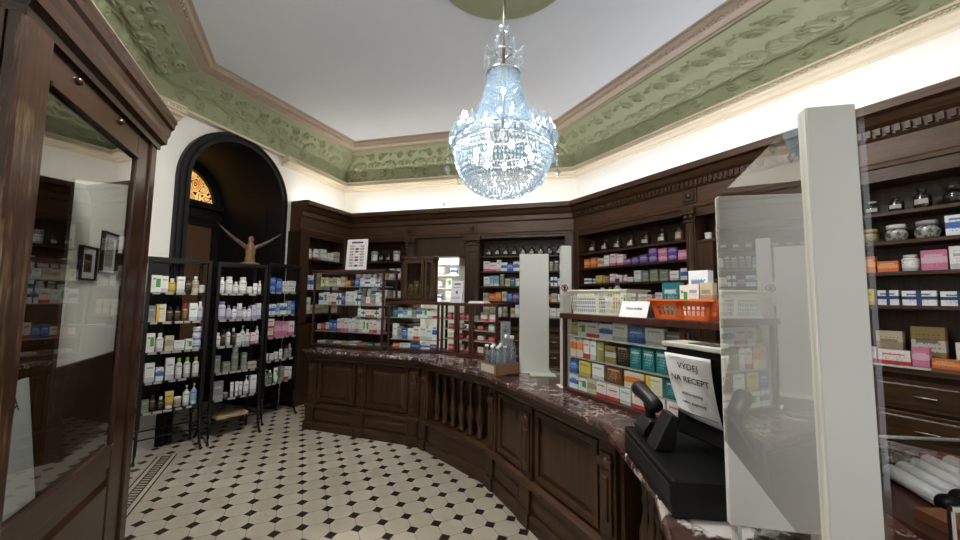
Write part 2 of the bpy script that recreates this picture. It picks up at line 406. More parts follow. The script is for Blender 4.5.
# ------------------------------------------------------------------ room shell
LOW = [(-1.35, -3.0), (-1.348, 4.481), (.608, 6.559), (3.503, 4.147), (3.718, .66), (3.944, -3.0)]
UP = [(-1.05, -3.0), (-.977, 4.645), (.651, 6.029), (3.076, 3.989), (3.087, 1.642), (3.11, -3.0)]
WALL = [(-1.48, -3.0), (-1.478, 4.532), (.597, 6.738), (3.63, 4.211), (3.848, .668), (4.075, -3.0)]
CZ = 3.99
def wallseg(name, p, q, holes=(), z1=4.02, th=.12):
    """wall from p to q, its face on the line; holes = [(s0,s1,zbottom,ztop)]; arch handled apart"""
    o = bpy.data.objects.new(name, None)
    L = hypot(q[0] - p[0], q[1] - p[1]); b = MB(); x = 0
    for s0, s1, a, c in sorted(holes):
        b.box(x, 0, 0, s0, th, z1)
        if a > 0: b.box(s0, 0, 0, s1, th, a)
        b.box(s0, 0, c, s1, th, z1); x = s1
    b.box(x, 0, 0, L, th, z1)
    w = b.build(name, 'wallp'); w.location = (p[0], p[1], 0); w.rotation_euler = (0, 0, ang(p, q)); return struct(w)
wallseg('wall_left', WALL[0], WALL[1])
# arched wall: outline with the arch cut out
AC, AR, AZ = 1.035, .63, 2.755
def arch_wall():
    p, q = WALL[1], WALL[2]; L = hypot(q[0] - p[0], q[1] - p[1]); b = MB(); th = .12; z1 = 4.02
    b.box(0, 0, 0, AC - AR, th, z1); b.box(AC + AR, 0, 0, L, th, z1)
    n = 24
    for k in range(n):
        a0 = pi - pi * k / n; a1 = pi - pi * (k + 1) / n
        x0, x1 = AC + AR * cos(a0), AC + AR * cos(a1); za, zb = AZ + AR * sin(a0), AZ + AR * sin(a1)
        vs = [(x0, 0, za), (x1, 0, zb), (x1, 0, z1), (x0, 0, z1), (x0, th, za), (x1, th, zb), (x1, th, z1), (x0, th, z1)]
        b.faces(vs, [(0, 1, 2, 3), (7, 6, 5, 4), (0, 4, 5, 1), (3, 2, 6, 7)])
    w = b.build('wall_arch', 'wallp'); w.location = (p[0], p[1], 0); w.rotation_euler = (0, 0, ang(p, q)); return struct(w)
WA = arch_wall()
aw = ang(WALL[1], WALL[2])
BW0, BW1 = WALL[2], WALL[3]
wallseg('wall_back', BW0, BW1, [(1.22, 2.12, 0, 2.45)])
wallseg('wall_right', WALL[3], WALL[5])
wallseg('wall_front', WALL[5], WALL[0], [(.9, 4.6, .15, 2.9)])
fl = MB(); fl.faces([(-2.0, -3.2, 0), (4.6, -3.2, 0), (4.6, 5, 0), (5.6, 6, 0), (2.6, 9, 0), (-2.0, 8, 0)], [(0, 1, 2, 3, 4, 5)])
struct(fl.build('floor', 'floor'))
ce = MB(); ce.faces([(-1.7, -3.2, CZ), (4.2, -3.2, CZ), (4.2, 4.6, CZ), (.6, 7.0, CZ), (-1.7, 5, CZ)], [(0, 1, 2, 3, 4)])
ce.faces([(-1.7, -3.2, CZ + .1), (4.2, -3.2, CZ + .1), (4.2, 4.6, CZ + .1), (.6, 7.0, CZ + .1), (-1.7, 5, CZ + .1)], [(0, 1, 2, 3, 4)])
struct(ce.build('ceiling', 'ceil'))
# lower cornice with a bead course
def along(path, step):
    for i in range(len(path) - 1):
        p, q = Vector(path[i]), Vector(path[i + 1]); L = (q - p).length; n = max(1, int(L / step)); d = (q - p) / n
        for k in range(n): yield p + d * (k + .5), d.normalized()
LCP = [(.135, 3.325), (.095, 3.33), (.085, 3.352), (.035, 3.36), (.022, 3.382), (0, 3.387), (0, 3.405), (.018, 3.412), (.018, 3.438), (.006, 3.442), (.006, 3.462), (.135, 3.462)]
la = Vector(LOW[1]); lb_ = Vector(LOW[2]); ld = (lb_ - la).normalized(); g0, g1 = la + ld * .26, la + ld * 1.60
lc = MB(); lc.sweep(LCP, [LOW[0], LOW[1], tuple(g0)]); lc.sweep(LCP, [tuple(g1)] + LOW[2:])
lc.sweep([(.135, 3.438), (.05, 3.438), (.044, 3.462), (.135, 3.462)], [tuple(g0), tuple(g1)])
for p, d in along(LOW, .032):
    if p.y > -.6 and not (abs(d.x - ld.x) < .01 and .24 < (p - la).dot(ld) < 1.62): lc.ball((p.x - d.y * .016, p.y + d.x * .016, 3.425), .0135, 6, 4)
struct(lc.build('trim_1', 'cream'))
uc = MB(); uc.sweep([(.15, 3.875), (.15, 3.893), (.135, 3.897), (.125, 3.91), (.045, 3.915), (.035, 3.93), (.012, 3.938), (0, 3.955), (0, 3.985), (-.03, 3.988), (-.03, 4.0), (.15, 4.0)], UP)
for p, d in along(UP, .034):
    if p.y > -.6: uc.box(*(Vector((p.x - d.y * .028, p.y + d.x * .028, 3.925)) - Vector((.009, .009, .010))), *(Vector((p.x - d.y * .028, p.y + d.x * .028, 3.925)) + Vector((.009, .009, .010))))
struct(uc.build('trim_2', 'tan'))
# green cove with shells, rosettes and scrolls in relief
def relief(u, v, ky):
    """height of the plaster ornament; sizes in metres along u and along the slope, ky = true slope length over the nominal .66"""
    P = .57; k = np.round(u / P); x = u - k * P; h = np.zeros_like(x + v)
    def Y(c): return (v - c) * ky
    def pl(d, e=.010): return np.clip(.5 - d / e, 0, 1)
    def dome(cx, cy, w): return np.sqrt(np.clip(1 - ((x - cx) ** 2 + Y(cy) ** 2) / w ** 2, 0, 1))
    def up(a): return np.maximum(h, a)
    y = Y(.268); r = np.hypot(x, y); th = np.arctan2(y, x)      # shell of eleven ribs
    Rm = (.120 + .016 * np.abs(np.cos(5.5 * (th - pi / 2)))) * (1 + .12 * (ky - 1))
    fan = pl(r - Rm) * pl(-.25 - th, .1) * pl(th - pi - .25, .1)
    h = up(np.where(y > -.012, fan * .030 * (.22 + .78 * np.sqrt(np.abs(np.cos(5.5 * (th - pi / 2))))) * (.4 + .6 * r / Rm), 0))
    h = up(.024 * dome(0, .278, .028))
    h = up(.016 * pl(np.abs(Y(.232 + .018 * np.cos(x * 4 * pi / P))) - .012))
    for sx in (-1, 1):
        q = np.hypot(x - sx * .10, Y(.155)); h = up(.024 * pl(np.abs(q - .037) - .010)); h = up(.030 * dome(sx * .10, .155, .020))
        for cx, cy, r0 in ((.185, .50, .058), (.20, .345, .036)):
            dx, dy = sx * (x - sx * cx), Y(cy); q = np.hypot(dx, dy)
            h = up(.020 * pl(np.abs(q - r0 * .78) - .0085)); h = up(.026 * dome(sx * cx, cy, r0 * .36))
        xx = sx * x
        h = up(np.where((xx > .06) & (xx < .20), .015 * pl(np.abs(Y(.555) + .02 * np.sin((xx - .06) * 30)) - .007), 0))
    ax = np.abs(x) - P / 2; y = Y(.285); q = np.hypot(ax, y); t = np.arctan2(y, ax)     # acanthus between the shells
    lob = .035 + .085 * np.abs(np.cos(2.5 * (t - pi / 2))) ** 2
    h = up(np.where(y > 0, .024 * pl(q - lob), 0))
    h = up(.020 * dome(0, .52, .022))
    h = up(.010 * pl(np.abs(np.hypot(np.mod(x + .07, .14) - .07, Y(.075)) - .022) - .006))
    return h * np.clip((v - .02) / .03, 0, 1) * np.clip((.65 - v) / .03, 0, 1)
cvs, cfs, base = [], [], 0
def mitre(path, o):
    P = [Vector(p) for p in path]; out = []
    for i in range(len(P)):
        d0 = (P[i] - P[i - 1]).normalized() if i else (P[1] - P[0]).normalized()
        d1 = (P[i + 1] - P[i]).normalized() if i < len(P) - 1 else d0
        n0 = Vector((-d0.y, d0.x)); n1 = Vector((-d1.y, d1.x)); b = n0 + n1; b = b / b.dot(n0); out.append(P[i] + b * o)
    return out
CL, CU = mitre(LOW, .10), mitre(UP, .13)
for i in range(5):
    a0, a1, b0, b1 = CL[i], CL[i + 1], CU[i], CU[i + 1]
    if i == 0: a0 = Vector((a1.x, .0)); b0 = Vector((b1.x - .02, .0))
    if i == 4: a1 = a0 + (a1 - a0) * .35; b1 = b0 + (b1 - b0) * .35
    L = (a1 - a0).length; nu = int(L / .0075) + 1; nv = 92
    s_ = np.linspace(0, 1, nu)[:, None]; t_ = np.linspace(0, 1, nv)[None, :]
    lo = np.array(a0)[None, None] * (1 - s_[..., None]) + np.array(a1)[None, None] * s_[..., None]
    hi = np.array(b0)[None, None] * (1 - s_[..., None]) + np.array(b1)[None, None] * s_[..., None]
    cr = .34; w_ = np.clip((t_ - cr + .06) / .12, 0, 1); w_ = w_ * w_ * (3 - 2 * w_)
    lower_x, lower_z = .10 * t_ / cr, .50 * t_ / cr; upper_x, upper_z = .10 + .90 * (t_ - cr) / (1 - cr), .50 + .50 * (t_ - cr) / (1 - cr)
    hx = lower_x * (1 - w_) + upper_x * w_; hz = lower_z * (1 - w_) + upper_z * w_
    xy = lo + (hi - lo) * hx[..., None]; z = 3.445 + (3.895 - 3.445) * hz
    dn = (b0 + b1) / 2 - (a0 + a1) / 2; dn = np.array(dn.normalized())
    nx, nz = .97 * (1 - w_) + .50 * w_, -.22 * (1 - w_) - .86 * w_
    dd = ((b0 + b1) / 2 - (a0 + a1) / 2).length; wk = (hypot(.9 * dd, .225) + hypot(.1 * dd, .225)) / .66
    hh = relief(s_ * L - L / 2 + 0 * t_, t_ * .66 + 0 * s_, wk) * (1.7 if i >= 2 else 1.35) * np.clip(np.minimum(s_, 1 - s_) * L / .05 - .15, 0, 1)
    xy = xy + dn[None, None] * (nx * hh)[..., None]; z = z + nz * hh
    pts = np.concatenate([xy, (z + 0 * s_)[..., None]], 2).reshape(-1, 3); cvs.append(pts)
    idx = np.arange(nu * nv).reshape(nu, nv) + base; base += nu * nv
    cfs.append(np.stack([idx[:-1, :-1], idx[1:, :-1], idx[1:, 1:], idx[:-1, 1:]], -1).reshape(-1, 4))
me = bpy.data.meshes.new('trim_3'); me.from_pydata(np.concatenate(cvs).tolist(), [], np.concatenate(cfs).tolist())
me.polygons.foreach_set('use_smooth', [True] * len(me.polygons)); me.materials.append(MT['green'])
co = bpy.data.objects.new('trim_3', me); COL.objects.link(co); struct(co)
# ceiling rose
rs = MB(); rs.lathe([(.56, 0), (.56, -.03), (.53, -.045), (.50, -.03), (.30, -.035), (.26, -.06), (.10, -.08), (.0, -.085)], 48)
ro = rs.build('trim_4', 'green'); ro.location = (1.223, 2.186, CZ); struct(ro)

# ------------------------------------------------------------------ arched doorway (deep dark recess, door with fanlight)
dr = bpy.data.objects.new('door_1', None); COL.objects.link(dr); dr.location = (WALL[1][0], WALL[1][1], 0); dr.rotation_euler = (0, 0, aw); struct(dr)
def arcpts(r, n=28): return [(AC + r * cos(pi - pi * k / n), AZ + r * sin(pi - pi * k / n)) for k in range(n + 1)]
def archband(b, r0, r1, y0, y1, z0=0):
    o = [(AC - r1, z0)] + arcpts(r1) + [(AC + r1, z0)]; i = [(AC - r0, z0)] + arcpts(r0) + [(AC + r0, z0)]; n = len(o)
    vs = [(x, y0, z) for x, z in o] + [(x, y0, z) for x, z in i] + [(x, y1, z) for x, z in o] + [(x, y1, z) for x, z in i]
    fs = []
    for k in range(n - 1): fs += [(k, k + 1, n + k + 1, n + k), (2 * n + k, 3 * n + k, 3 * n + k + 1, 2 * n + k + 1), (k, 2 * n + k, 2 * n + k + 1, k + 1), (n + k, n + k + 1, 3 * n + k + 1, 3 * n + k)]
    b.faces(vs, fs); return b
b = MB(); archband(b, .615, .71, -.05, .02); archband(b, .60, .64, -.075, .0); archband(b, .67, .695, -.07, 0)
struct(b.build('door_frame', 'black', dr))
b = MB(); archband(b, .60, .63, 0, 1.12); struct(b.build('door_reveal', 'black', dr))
b = MB()                         # panelled lining of the far reveal
for z0, z1 in ((.25, 1.0), (1.1, 1.9), (2.0, 2.7)): b.box(AC + .585, .2, z0, AC + .601, .95, z1)
struct(b.build('reveal_panel', 'black', dr))
b = MB(); y = 1.1
b.box(AC - .6, y - .05, 2.56, AC + .6, y + .04, 2.66); b.box(AC - .6, y - .08, 2.72, AC + .6, y + .04, 2.80); b.box(AC - .6, y, 2.66, AC + .6, y + .04, 2.72)
archband(b, .50, .62, y - .04, y + .04, 2.8)
for a in (60, 120): b.box(AC - .008 + .25 * cos(radians(a)), y - .01, 2.8, AC + .008 + .25 * cos(radians(a)), y, 2.81)
b.frame(AC - .6, 0, AC + .6, 2.56, y - .02, y + .04, .09); b.box(AC - .03, y - .02, 0, AC + .03, y + .04, 2.5)
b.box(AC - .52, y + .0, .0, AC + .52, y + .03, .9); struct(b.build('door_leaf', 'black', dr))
b = MB(); b.box(AC - .75, y + .05, 0, AC + .75, y + .07, 3.6); b.box(AC - .78, .13, 0, AC - .75, y + .07, 3.6); b.box(AC + .75, .13, 0, AC + .78, y + .07, 3.6); b.box(AC - .75, .13, 3.5, AC + .75, y + .07, 3.55); struct(b.build('recess_light_block', 'black', dr))  # unseen black box added behind the doorway to keep outside light out
b = MB(); b.box(AC - .52, y + .01, .9, AC + .52, y + .025, 2.5); struct(b.build('door_panel', plain('brown_door_panel', (.17, .085, .045), .35), dr))
b = MB(); n = 24; pts = [(AC + .53 * cos(pi * k / n), 2.79 + .53 * sin(pi * k / n)) for k in range(n + 1)]
b.prism(pts, .01, lambda a, z, d: (a, y + .012 + d, z)); struct(b.build('fanlight_pane', 'stained', dr))
# plain white door leaf in the arch wall, with a brass lever
b = MB(); b.box(.05, -.035, 0, .30, -.001, 1.80)
dl = b.build('door_2', plain('white_door_paint', (.62, .62, .585), .4)); dl.location = dr.location; dl.rotation_euler = dr.rotation_euler; struct(dl)
b = MB(); b.tube([(.175, -.035, .80), (.175, -.075, .80)], .008); b.tube([(.175, -.07, .80), (.24, -.07, .80)], .007)
h = b.build('door_handle', 'brass', dl); struct(h)
# small round sensor on the white band
b = MB(); b.lathe([(.02, 0), (.02, .02), (.012, .03), (0, .03)], 10)
sn = b.build('ceiling_sensor', plain('sensor_grey', (.4, .38, .32), .5)); p = Vector(BW0).lerp(Vector(BW1), .47)
sn.location = (p.x - .015, p.y - .015, 3.02); sn.rotation_euler = (pi / 2, 0, ang(BW0, BW1)); tag(sn, 'small round sensor on the white band behind the chandelier', 'sensor')

# ------------------------------------------------------------------ wall bookcases
BF = [(-.07, 5.699), (.663, 6.361), (3.369, 3.981), (3.587, .642), (3.68, -.9)]
CORN = [(.20, 2.43), (-.028, 2.43), (-.03, 2.455), (-.008, 2.475), (-.008, 2.625), (-.03, 2.645), (-.032, 2.705), (-.065, 2.73), (-.095, 2.78), (-.138, 2.79), (-.142, 2.845), (-.12, 2.86), (.20, 2.86)]
def bookcase(i, label, bays, pil, depth=.25, dent=False, base=True, opening=None):
    p, q = BF[i], BF[i + 1]; L = hypot(q[0] - p[0], q[1] - p[1])
    r = thing('wall_bookcase', label, 'bookcase', (p[0], p[1], 0), ang(p, q))
    MB().sweep(CORN, BF, i).build('cornice', 'cornwood_lit', r, True)
    if dent:
        b = MB(); x = .02
        while x < L - .02: b.box(x, -.052, 2.652, x + .024, -.028, 2.70); x += .046
        b.build('dentil_molding', 'woodx', r)
    b = MB()
    if opening:
        b.box(0, depth, .0, opening[0], depth + .02, 2.44); b.box(opening[1], depth, 0, L, depth + .02, 2.44)
    else: b.box(0, depth, 0, L, depth + .02, 2.44)
    b.build('back_panel', 'wood', r)
    for x0, x1, pr in pil:
        b = MB(); b.box(x0, -.02, 1.12, x1, depth, 2.43)
        if pr:
            c = (x0 + x1) / 2; w = (x1 - x0) / 2
            b.box(x0 + .01, -.045, 1.14, x1 - .01, -.02, 2.28); b.box(x0 - .01, -.055, 2.28, x1 + .01, -.02, 2.31)
            b.box(x0 - .018, -.07, 2.36, x1 + .018, -.02, 2.43)
            b.ball((x0 + .02, -.05, 2.335), .028, 8, 6); b.ball((x1 - .02, -.05, 2.335), .028, 8, 6)
            b.raised(x0 + .03, 1.3, x1 - .03, 2.2, -.045, .008, .015)
        b.build('pilaster', 'wood', r, bev=.004)
        if pr:
            b = MB(); c = (x0 + x1) / 2
            b.box(c - .07, -.02, 2.48, c + .07, -.008, 2.62); b.box(c - .05, -.035, 2.50, c + .05, -.02, 2.60); b.ball((c, -.04, 2.55), .03, 8, 6, 1, .6, 1)
            b.build('rosette_block', 'wood', r)
    for x0, x1, zt, shelves in bays:
        b = MB(); b.box(x0, -.012, zt, x1, depth, 2.44); b.build('bay_header', 'woodx', r)
        for z in shelves:
            b = MB(); b.box(x0, 0, z - .026, x1, depth, z); b.build('shelf', 'woodx', r, bev=.003)
    return r, L
def cabinets(r, x0, x1, n, depth=.25, rows=((.10, .36), (.38, .60), (.62, .82), (.84, 1.02))):
    b = MB(); b.box(x0, -.10, 0, x1, depth, 1.06); b.build('lower_body', 'wood', r)
    b = MB(); b.box(x0, -.15, 1.06, x1, depth, 1.10); b.build('ledge', 'woodx', r, bev=.006)
    w = (x1 - x0) / n
    for k in range(n):
        for z0, z1 in rows:
            b = MB(); b.box(x0 + k * w + .015, -.118, z0, x0 + (k + 1) * w - .015, -.10, z1); b.raised(x0 + k * w + .035, z0 + .02, x0 + (k + 1) * w - .035, z1 - .02, -.118, .006, .012)
            d = b.build('drawer', 'woodx', r, bev=.003)
            c = x0 + (k + .5) * w; z = (z0 + z1) / 2
            b = MB(); b.tube([(c - .05, -.12, z), (c - .05, -.145, z), (c + .05, -.145, z), (c + .05, -.12, z)], .005, 6); b.build('handle', 'steel', d)
LA, LB, LR = .988, 3.604, 3.346
SH = (1.49, 1.715, 1.925, 2.125)
ra, _ = bookcase(0, 'narrow dark bookcase on the arched wall beside the black doorway', [(.16, .86, 2.36, (1.25, 1.6, 2.05))], [(0.0, .16, False), (.86, .96, False)], .25)
b = MB(); b.box(0, -.02, 0, .02, .30, 2.43); b.box(0, -.05, 0, LA, .25, 1.10); b.build('lower_body', 'wood', ra)
rb, _ = bookcase(1, 'long dark bookcase on the back wall with a lit doorway opening', [(.06, 1.05, 2.39, (1.49, 1.78, 2.08)), (2.27, 3.48, 2.39, (1.24,) + (1.465, 1.685, 1.905, 2.13))], [(0, .05, False), (1.05, 1.19, True), (2.02, 2.25, True), (3.48, 3.6, False)], .25, opening=(1.19, 2.02))
b = MB(); b.box(1.19, .02, 2.14, 2.02, .24, 2.44); b.build('door_lintel', 'wood', rb)
cabinets(rb, 0, 1.19, 2); cabinets(rb, 2.02, LB, 3)
rr, _ = bookcase(2, 'dark bookcase along the right wall, ending behind the white dividers', [(.10, 1.60, 2.37, SH), (1.69, 2.70, 2.34, (1.49, 1.715, 2.10)), (2.80, 3.34, 2.34, SH)], [(0, .10, False), (1.60, 1.69, True), (2.70, 2.80, True)], .24, True)
b = MB(); b.box(1.69, .0, 1.12, 1.84, .24, 2.07); b.build('side_stile', 'wood', rr)
cabinets(rr, 0, LR, 7)
b = MB(); b.sweep(CORN, BF, 3)
r4, L4 = bookcase(3, 'dark bookcase section nearest the front on the right wall', [(0, .9, 2.34, SH)], [(.9, 1.0, True)], .24, True)
b.bm.free()
cabinets(r4, 0, 1.0, 2)
# LED strips lying on top of the bookcases
for i, mt, lb in ((0, 'led', 'light strip lying on top of the narrow bookcase'), (1, 'led', 'light strip lying on top of the back bookcase'), (2, 'ledcool', 'light strip lying on top of the right bookcase'), (3, 'ledcool', 'light strip lying on top of the front right bookcase')):
    p, q = Vector(BF[i]), Vector(BF[i + 1]); L = (q - p).length
    b = MB(); b.box(.06, .02, 2.861, L - .06, .05, 2.872); o = b.build('light_strip', mt); o.location = (p.x, p.y, 0); o.rotation_euler = (0, 0, ang(p, q)); tag(o, lb, 'lamp')

# ------------------------------------------------------------------ lit back room behind the doorway
ab = ang(BW0, BW1); e = Vector((cos(ab), sin(ab))); nrm = Vector((-e.y, e.x)); B0 = Vector(BW0)
def bwp(s, d): v = B0 + e * s + nrm * d; return (v.x, v.y)
b = MB()
P0, P1, P2, P3 = bwp(.2, .12), bwp(.2, 2.3), bwp(3.2, 2.3), bwp(3.2, .12)
for p, q in ((P0, P1), (P1, P2), (P2, P3)):
    b.faces([(*p, 0), (*q, 0), (*q, 2.9), (*p, 2.9)], [(0, 1, 2, 3)])
struct(b.build('wall_backroom', 'wallp'))
b = MB(); b.faces([(*P0, 2.9), (*P1, 2.9), (*P2, 2.9), (*P3, 2.9)], [(0, 1, 2, 3)]); struct(b.build('ceiling_backroom', 'ceil'))
r = thing('white_shelf_unit', 'white shelf unit seen through the lit doorway in the back wall', 'shelf', (*bwp(1.5, 2.0), 0), ab)
b = MB(); b.box(-.9, .0, 0, -.87, .28, 2.4); b.box(.87, 0, 0, .9, .28, 2.4); b.build('upright', 'wallp', r)
for z in (.4, .8, 1.15, 1.45, 1.72, 2.0, 2.25): b = MB(); b.box(-.9, 0, z - .02, .9, .28, z); b.build('shelf', 'wallp', r)
b = MB(); b.box(-.7, -.06, 0, .7, .06, .04); lo = b.build('unseen_lamp', 'tubelamp'); lo.location = (*bwp(1.6, .9), 2.84); lo.rotation_euler = (0, 0, ab); tag(lo, 'bright tube lamp on the ceiling of the back room', 'lamp')

# ------------------------------------------------------------------ products
UM = {}
def um(key, fn):
    if key not in UM: UM[key] = fn()
    return UM[key]
def mesh_of(name, b, mat, fix=True):
    bmesh.ops.recalc_face_normals(b.bm, faces=b.bm.faces)
    me = bpy.data.meshes.new(name); b.bm.to_mesh(me); b.bm.free(); me.materials.append(MT[mat] if isinstance(mat, str) else mat); return me
def ubox():
    b = MB(); b.box(-.5, -.5, 0, .5, .5, 1); return b
PROF = {
 'bottle': [(.0, 0), (.46, .0), (.5, .03), (.5, .62), (.46, .70), (.25, .78), (.2, .80), (.2, .84)],
 'flask': [(.0, 0), (.46, .0), (.5, .04), (.5, .72), (.42, .80), (.3, .83), (.3, .86)],
 'jar': [(0, 0), (.45, 0), (.5, .06), (.5, .62), (.46, .68)],
 'pump': [(0, 0), (.46, 0), (.5, .03), (.5, .6), (.4, .68), (.2, .71)],
 'round': [(0, 0), (.34, 0), (.44, .1), (.5, .32), (.49, .5), (.40, .66), (.33, .72), (.33, .78)],
 'apoth': [(0, 0), (.46, 0), (.5, .04), (.5, .58), (.44, .66), (.24, .72), (.2, .75), (.2, .82), (.27, .84)],
}
CAPP = {
 'bottle': [(.0, .80), (.26, .80), (.26, .99), (.24, 1.0), (0, 1.0)],
 'flask': [(0, .84), (.4, .84), (.4, .99), (.37, 1), (0, 1)],
 'jar': [(0, .66), (.53, .66), (.53, .97), (.5, 1), (0, 1)],
 'round': [(0, .76), (.42, .76), (.43, .96), (.38, 1), (0, 1)],
 'apoth': [(0, .84), (.16, .84), (.3, .90), (.28, .97), (.1, 1), (0, 1)],
}
KW = {'box': ('medicine_box', 'box', 'box'), 'bottle': ('plastic_bottle', 'bottle', 'bottle'), 'flask': ('pill_bottle', 'bottle', 'pill bottle'), 'jar': ('cream_jar', 'jar', 'jar'), 'pump': ('pump_bottle', 'bottle', 'pump bottle'),
      'tube': ('cream_tube', 'tube', 'tube'), 'round': ('glass_jar', 'jar', 'round glass jar'), 'apoth': ('apothecary_bottle', 'bottle', 'apothecary bottle'), 'sachet': ('hanging_pack', 'pack', 'blister pack')}
def cap_for(kind):
    if kind == 'pump':
        b = MB(); b.lathe([(0, .70), (.22, .70), (.22, .78), (.07, .79), (.07, .92), (.16, .92), (.16, 1), (0, 1)], 10); b.box(-.08, -.5, .94, .08, 0, 1.0); return b
    if kind == 'tube':
        b = MB(); b.lathe([(0, 0), (.42, 0), (.40, .2), (0, .2)], 12); return b
    b = MB(); b.lathe(CAPP[kind], 14); return b
def body_for(kind):
    b = MB()
    if kind in PROF: b.lathe(PROF[kind], 16)
    elif kind == 'tube':
        n = 14; vs, fs = [], []
        for z, ry, rx in ((.19, .44, .46), (.3, .46, .48), (.7, .3, .5), (.97, .04, .52), (1.0, .03, .52)):
            for k in range(n): vs.append((rx * cos(2 * pi * k / n), ry * sin(2 * pi * k / n), z))
        for i in range(4):
            for k in range(n): fs.append((i * n + k, i * n + (k + 1) % n, (i + 1) * n + (k + 1) % n, (i + 1) * n + k))
        fs += [tuple(range(n)), tuple(4 * n + k for k in range(n))]; b.faces(vs, fs, True)
    elif kind == 'sachet':
        b.box(-.5, -.5, 0, .5, .5, .93); b.box(-.12, -.5, .93, .12, .5, 1)
    else: b.box(-.5, -.5, 0, .5, .5, 1)
    return b
def prod(kind, key, w, d, h, cap='white'):
    """one product at the origin of its base, facing -y"""
    mat = pack_mat(key) if key in PACK else MT[key]
    me = um((kind, key), lambda: mesh_of(KW[kind][0], body_for(kind), mat))
    o = bpy.data.objects.new(KW[kind][0], me); COL.objects.link(o); o.scale = (w, d, h)
    if kind in ('bottle', 'flask', 'jar', 'pump', 'tube', 'round', 'apoth'):
        nm = {'pump': 'pump_head', 'jar': 'lid', 'round': 'lid', 'apoth': 'stopper'}.get(kind, 'cap')
        c = bpy.data.objects.new(nm, um((kind, 'cap', cap), lambda: mesh_of(nm, cap_for(kind), cap_mat(cap)))); COL.objects.link(c); c.parent = o
        if kind == 'apoth':
            def lab():
                b = MB(); n = 9; a0, a1 = -pi / 2 - .75, -pi / 2 + .75; vs, fs = [], []
                for k in range(n):
                    a = a0 + (a1 - a0) * k / (n - 1)
                    for r, z in ((.5, .2), (.53, .2), (.53, .44), (.5, .44)): vs.append((r * cos(a), r * sin(a), z))
                for k in range(n - 1):
                    for j in range(4): fs.append((k * 4 + j, k * 4 + (j + 1) % 4, k * 4 + 4 + (j + 1) % 4, k * 4 + 4 + j))
                fs += [(0, 1, 2, 3), tuple(4 * (n - 1) + j for j in (3, 2, 1, 0))]; b.faces(vs, fs); return mesh_of('paper_label', b, plain('old_label', (.42, .41, .38), .7))
            l = bpy.data.objects.new('paper_label', um('aplab', lab)); COL.objects.link(l); l.parent = o
    return o
ORD = 'first second third fourth fifth sixth seventh eighth ninth tenth eleventh twelfth thirteenth fourteenth fifteenth sixteenth seventeenth eighteenth nineteenth twentieth twenty-first twenty-second twenty-third twenty-fourth twenty-fifth twenty-sixth twenty-seventh twenty-eighth twenty-ninth thirtieth'.split()
def words_of(kind, key, cap):
    d = {'pk': key}
    w = PACK[key][0] if key in PACK else {'jarglass': 'clear', 'pebble': 'speckled', 'dark_glass': 'dark', 'red_glass': 'red'}.get(key, 'clear')
    if key == 'wnavy': w = 'white and navy'
    return w + ' ' + KW[kind][2] + (f' with {CAPW[cap]} cap' if kind in ('bottle',) and cap != 'white' and key in ('white', 'lav') else '')
def row(frame, x0, x1, y, z, where, items, group, turn=0.0, gap=None, jit=.0):
    """products set side by side on one shelf; items = [(kind, colour, width, height, depth, cap, stack)]"""
    loc, rz = frame; M = Matrix.Translation(Vector(loc)) @ Matrix.Rotation(rz, 4, 'Z')
    tot = sum(i[2] for i in items); n = len(items); f = min(1, (x1 - x0) * .985 / tot); sp = ((x1 - x0) - tot * f) / n
    if gap is not None: sp = min(sp, gap)
    x = x0
    for k, it in enumerate(items):
        kind, key, w, h, d = it[:5]; cap = it[5] if len(it) > 5 and it[5] else 'white'; st = it[6] if len(it) > 6 else 1
        w *= f; x += sp / 2 + w / 2; zz = z
        for j in range(st):
            o = prod(kind, key, w * .97, d, h, cap)
            o.location = M @ Vector((x, y + d / 2 + R.uniform(0, jit), zz)); o.rotation_euler = (0, 0, rz + turn + R.uniform(-.05, .05) * (kind == 'box'))
            lv = '' if st == 1 else (', lowest in' if j == 0 else (', topmost in' if j == st - 1 else ', middle in'))
            lb = words_of(kind, key, cap) + (f', {ORD[k]} from left on {where}' if st == 1 else f'{lv} {ORD[k]} stack, {where.replace(" of ", ", ")}')
            tag(o, lb, KW[kind][1], group); zz += h + .001
        x += w / 2 + sp / 2
def rnd(n, kinds, cols, w, h, d, caps=('white',), run=2):
    out = []
    while len(out) < n:
        k = R.choice(kinds); c = R.choice(cols); ww = R.uniform(*w); hh = R.uniform(*h); cp = R.choice(caps)
        if k in ('bottle', 'pump', 'flask'): ww = min(ww, hh * .5)
        for _ in range(R.randint(1, run)): out.append((k, c, ww, hh, R.uniform(*d) if k == 'box' else ww, cp))
    return out[:n]

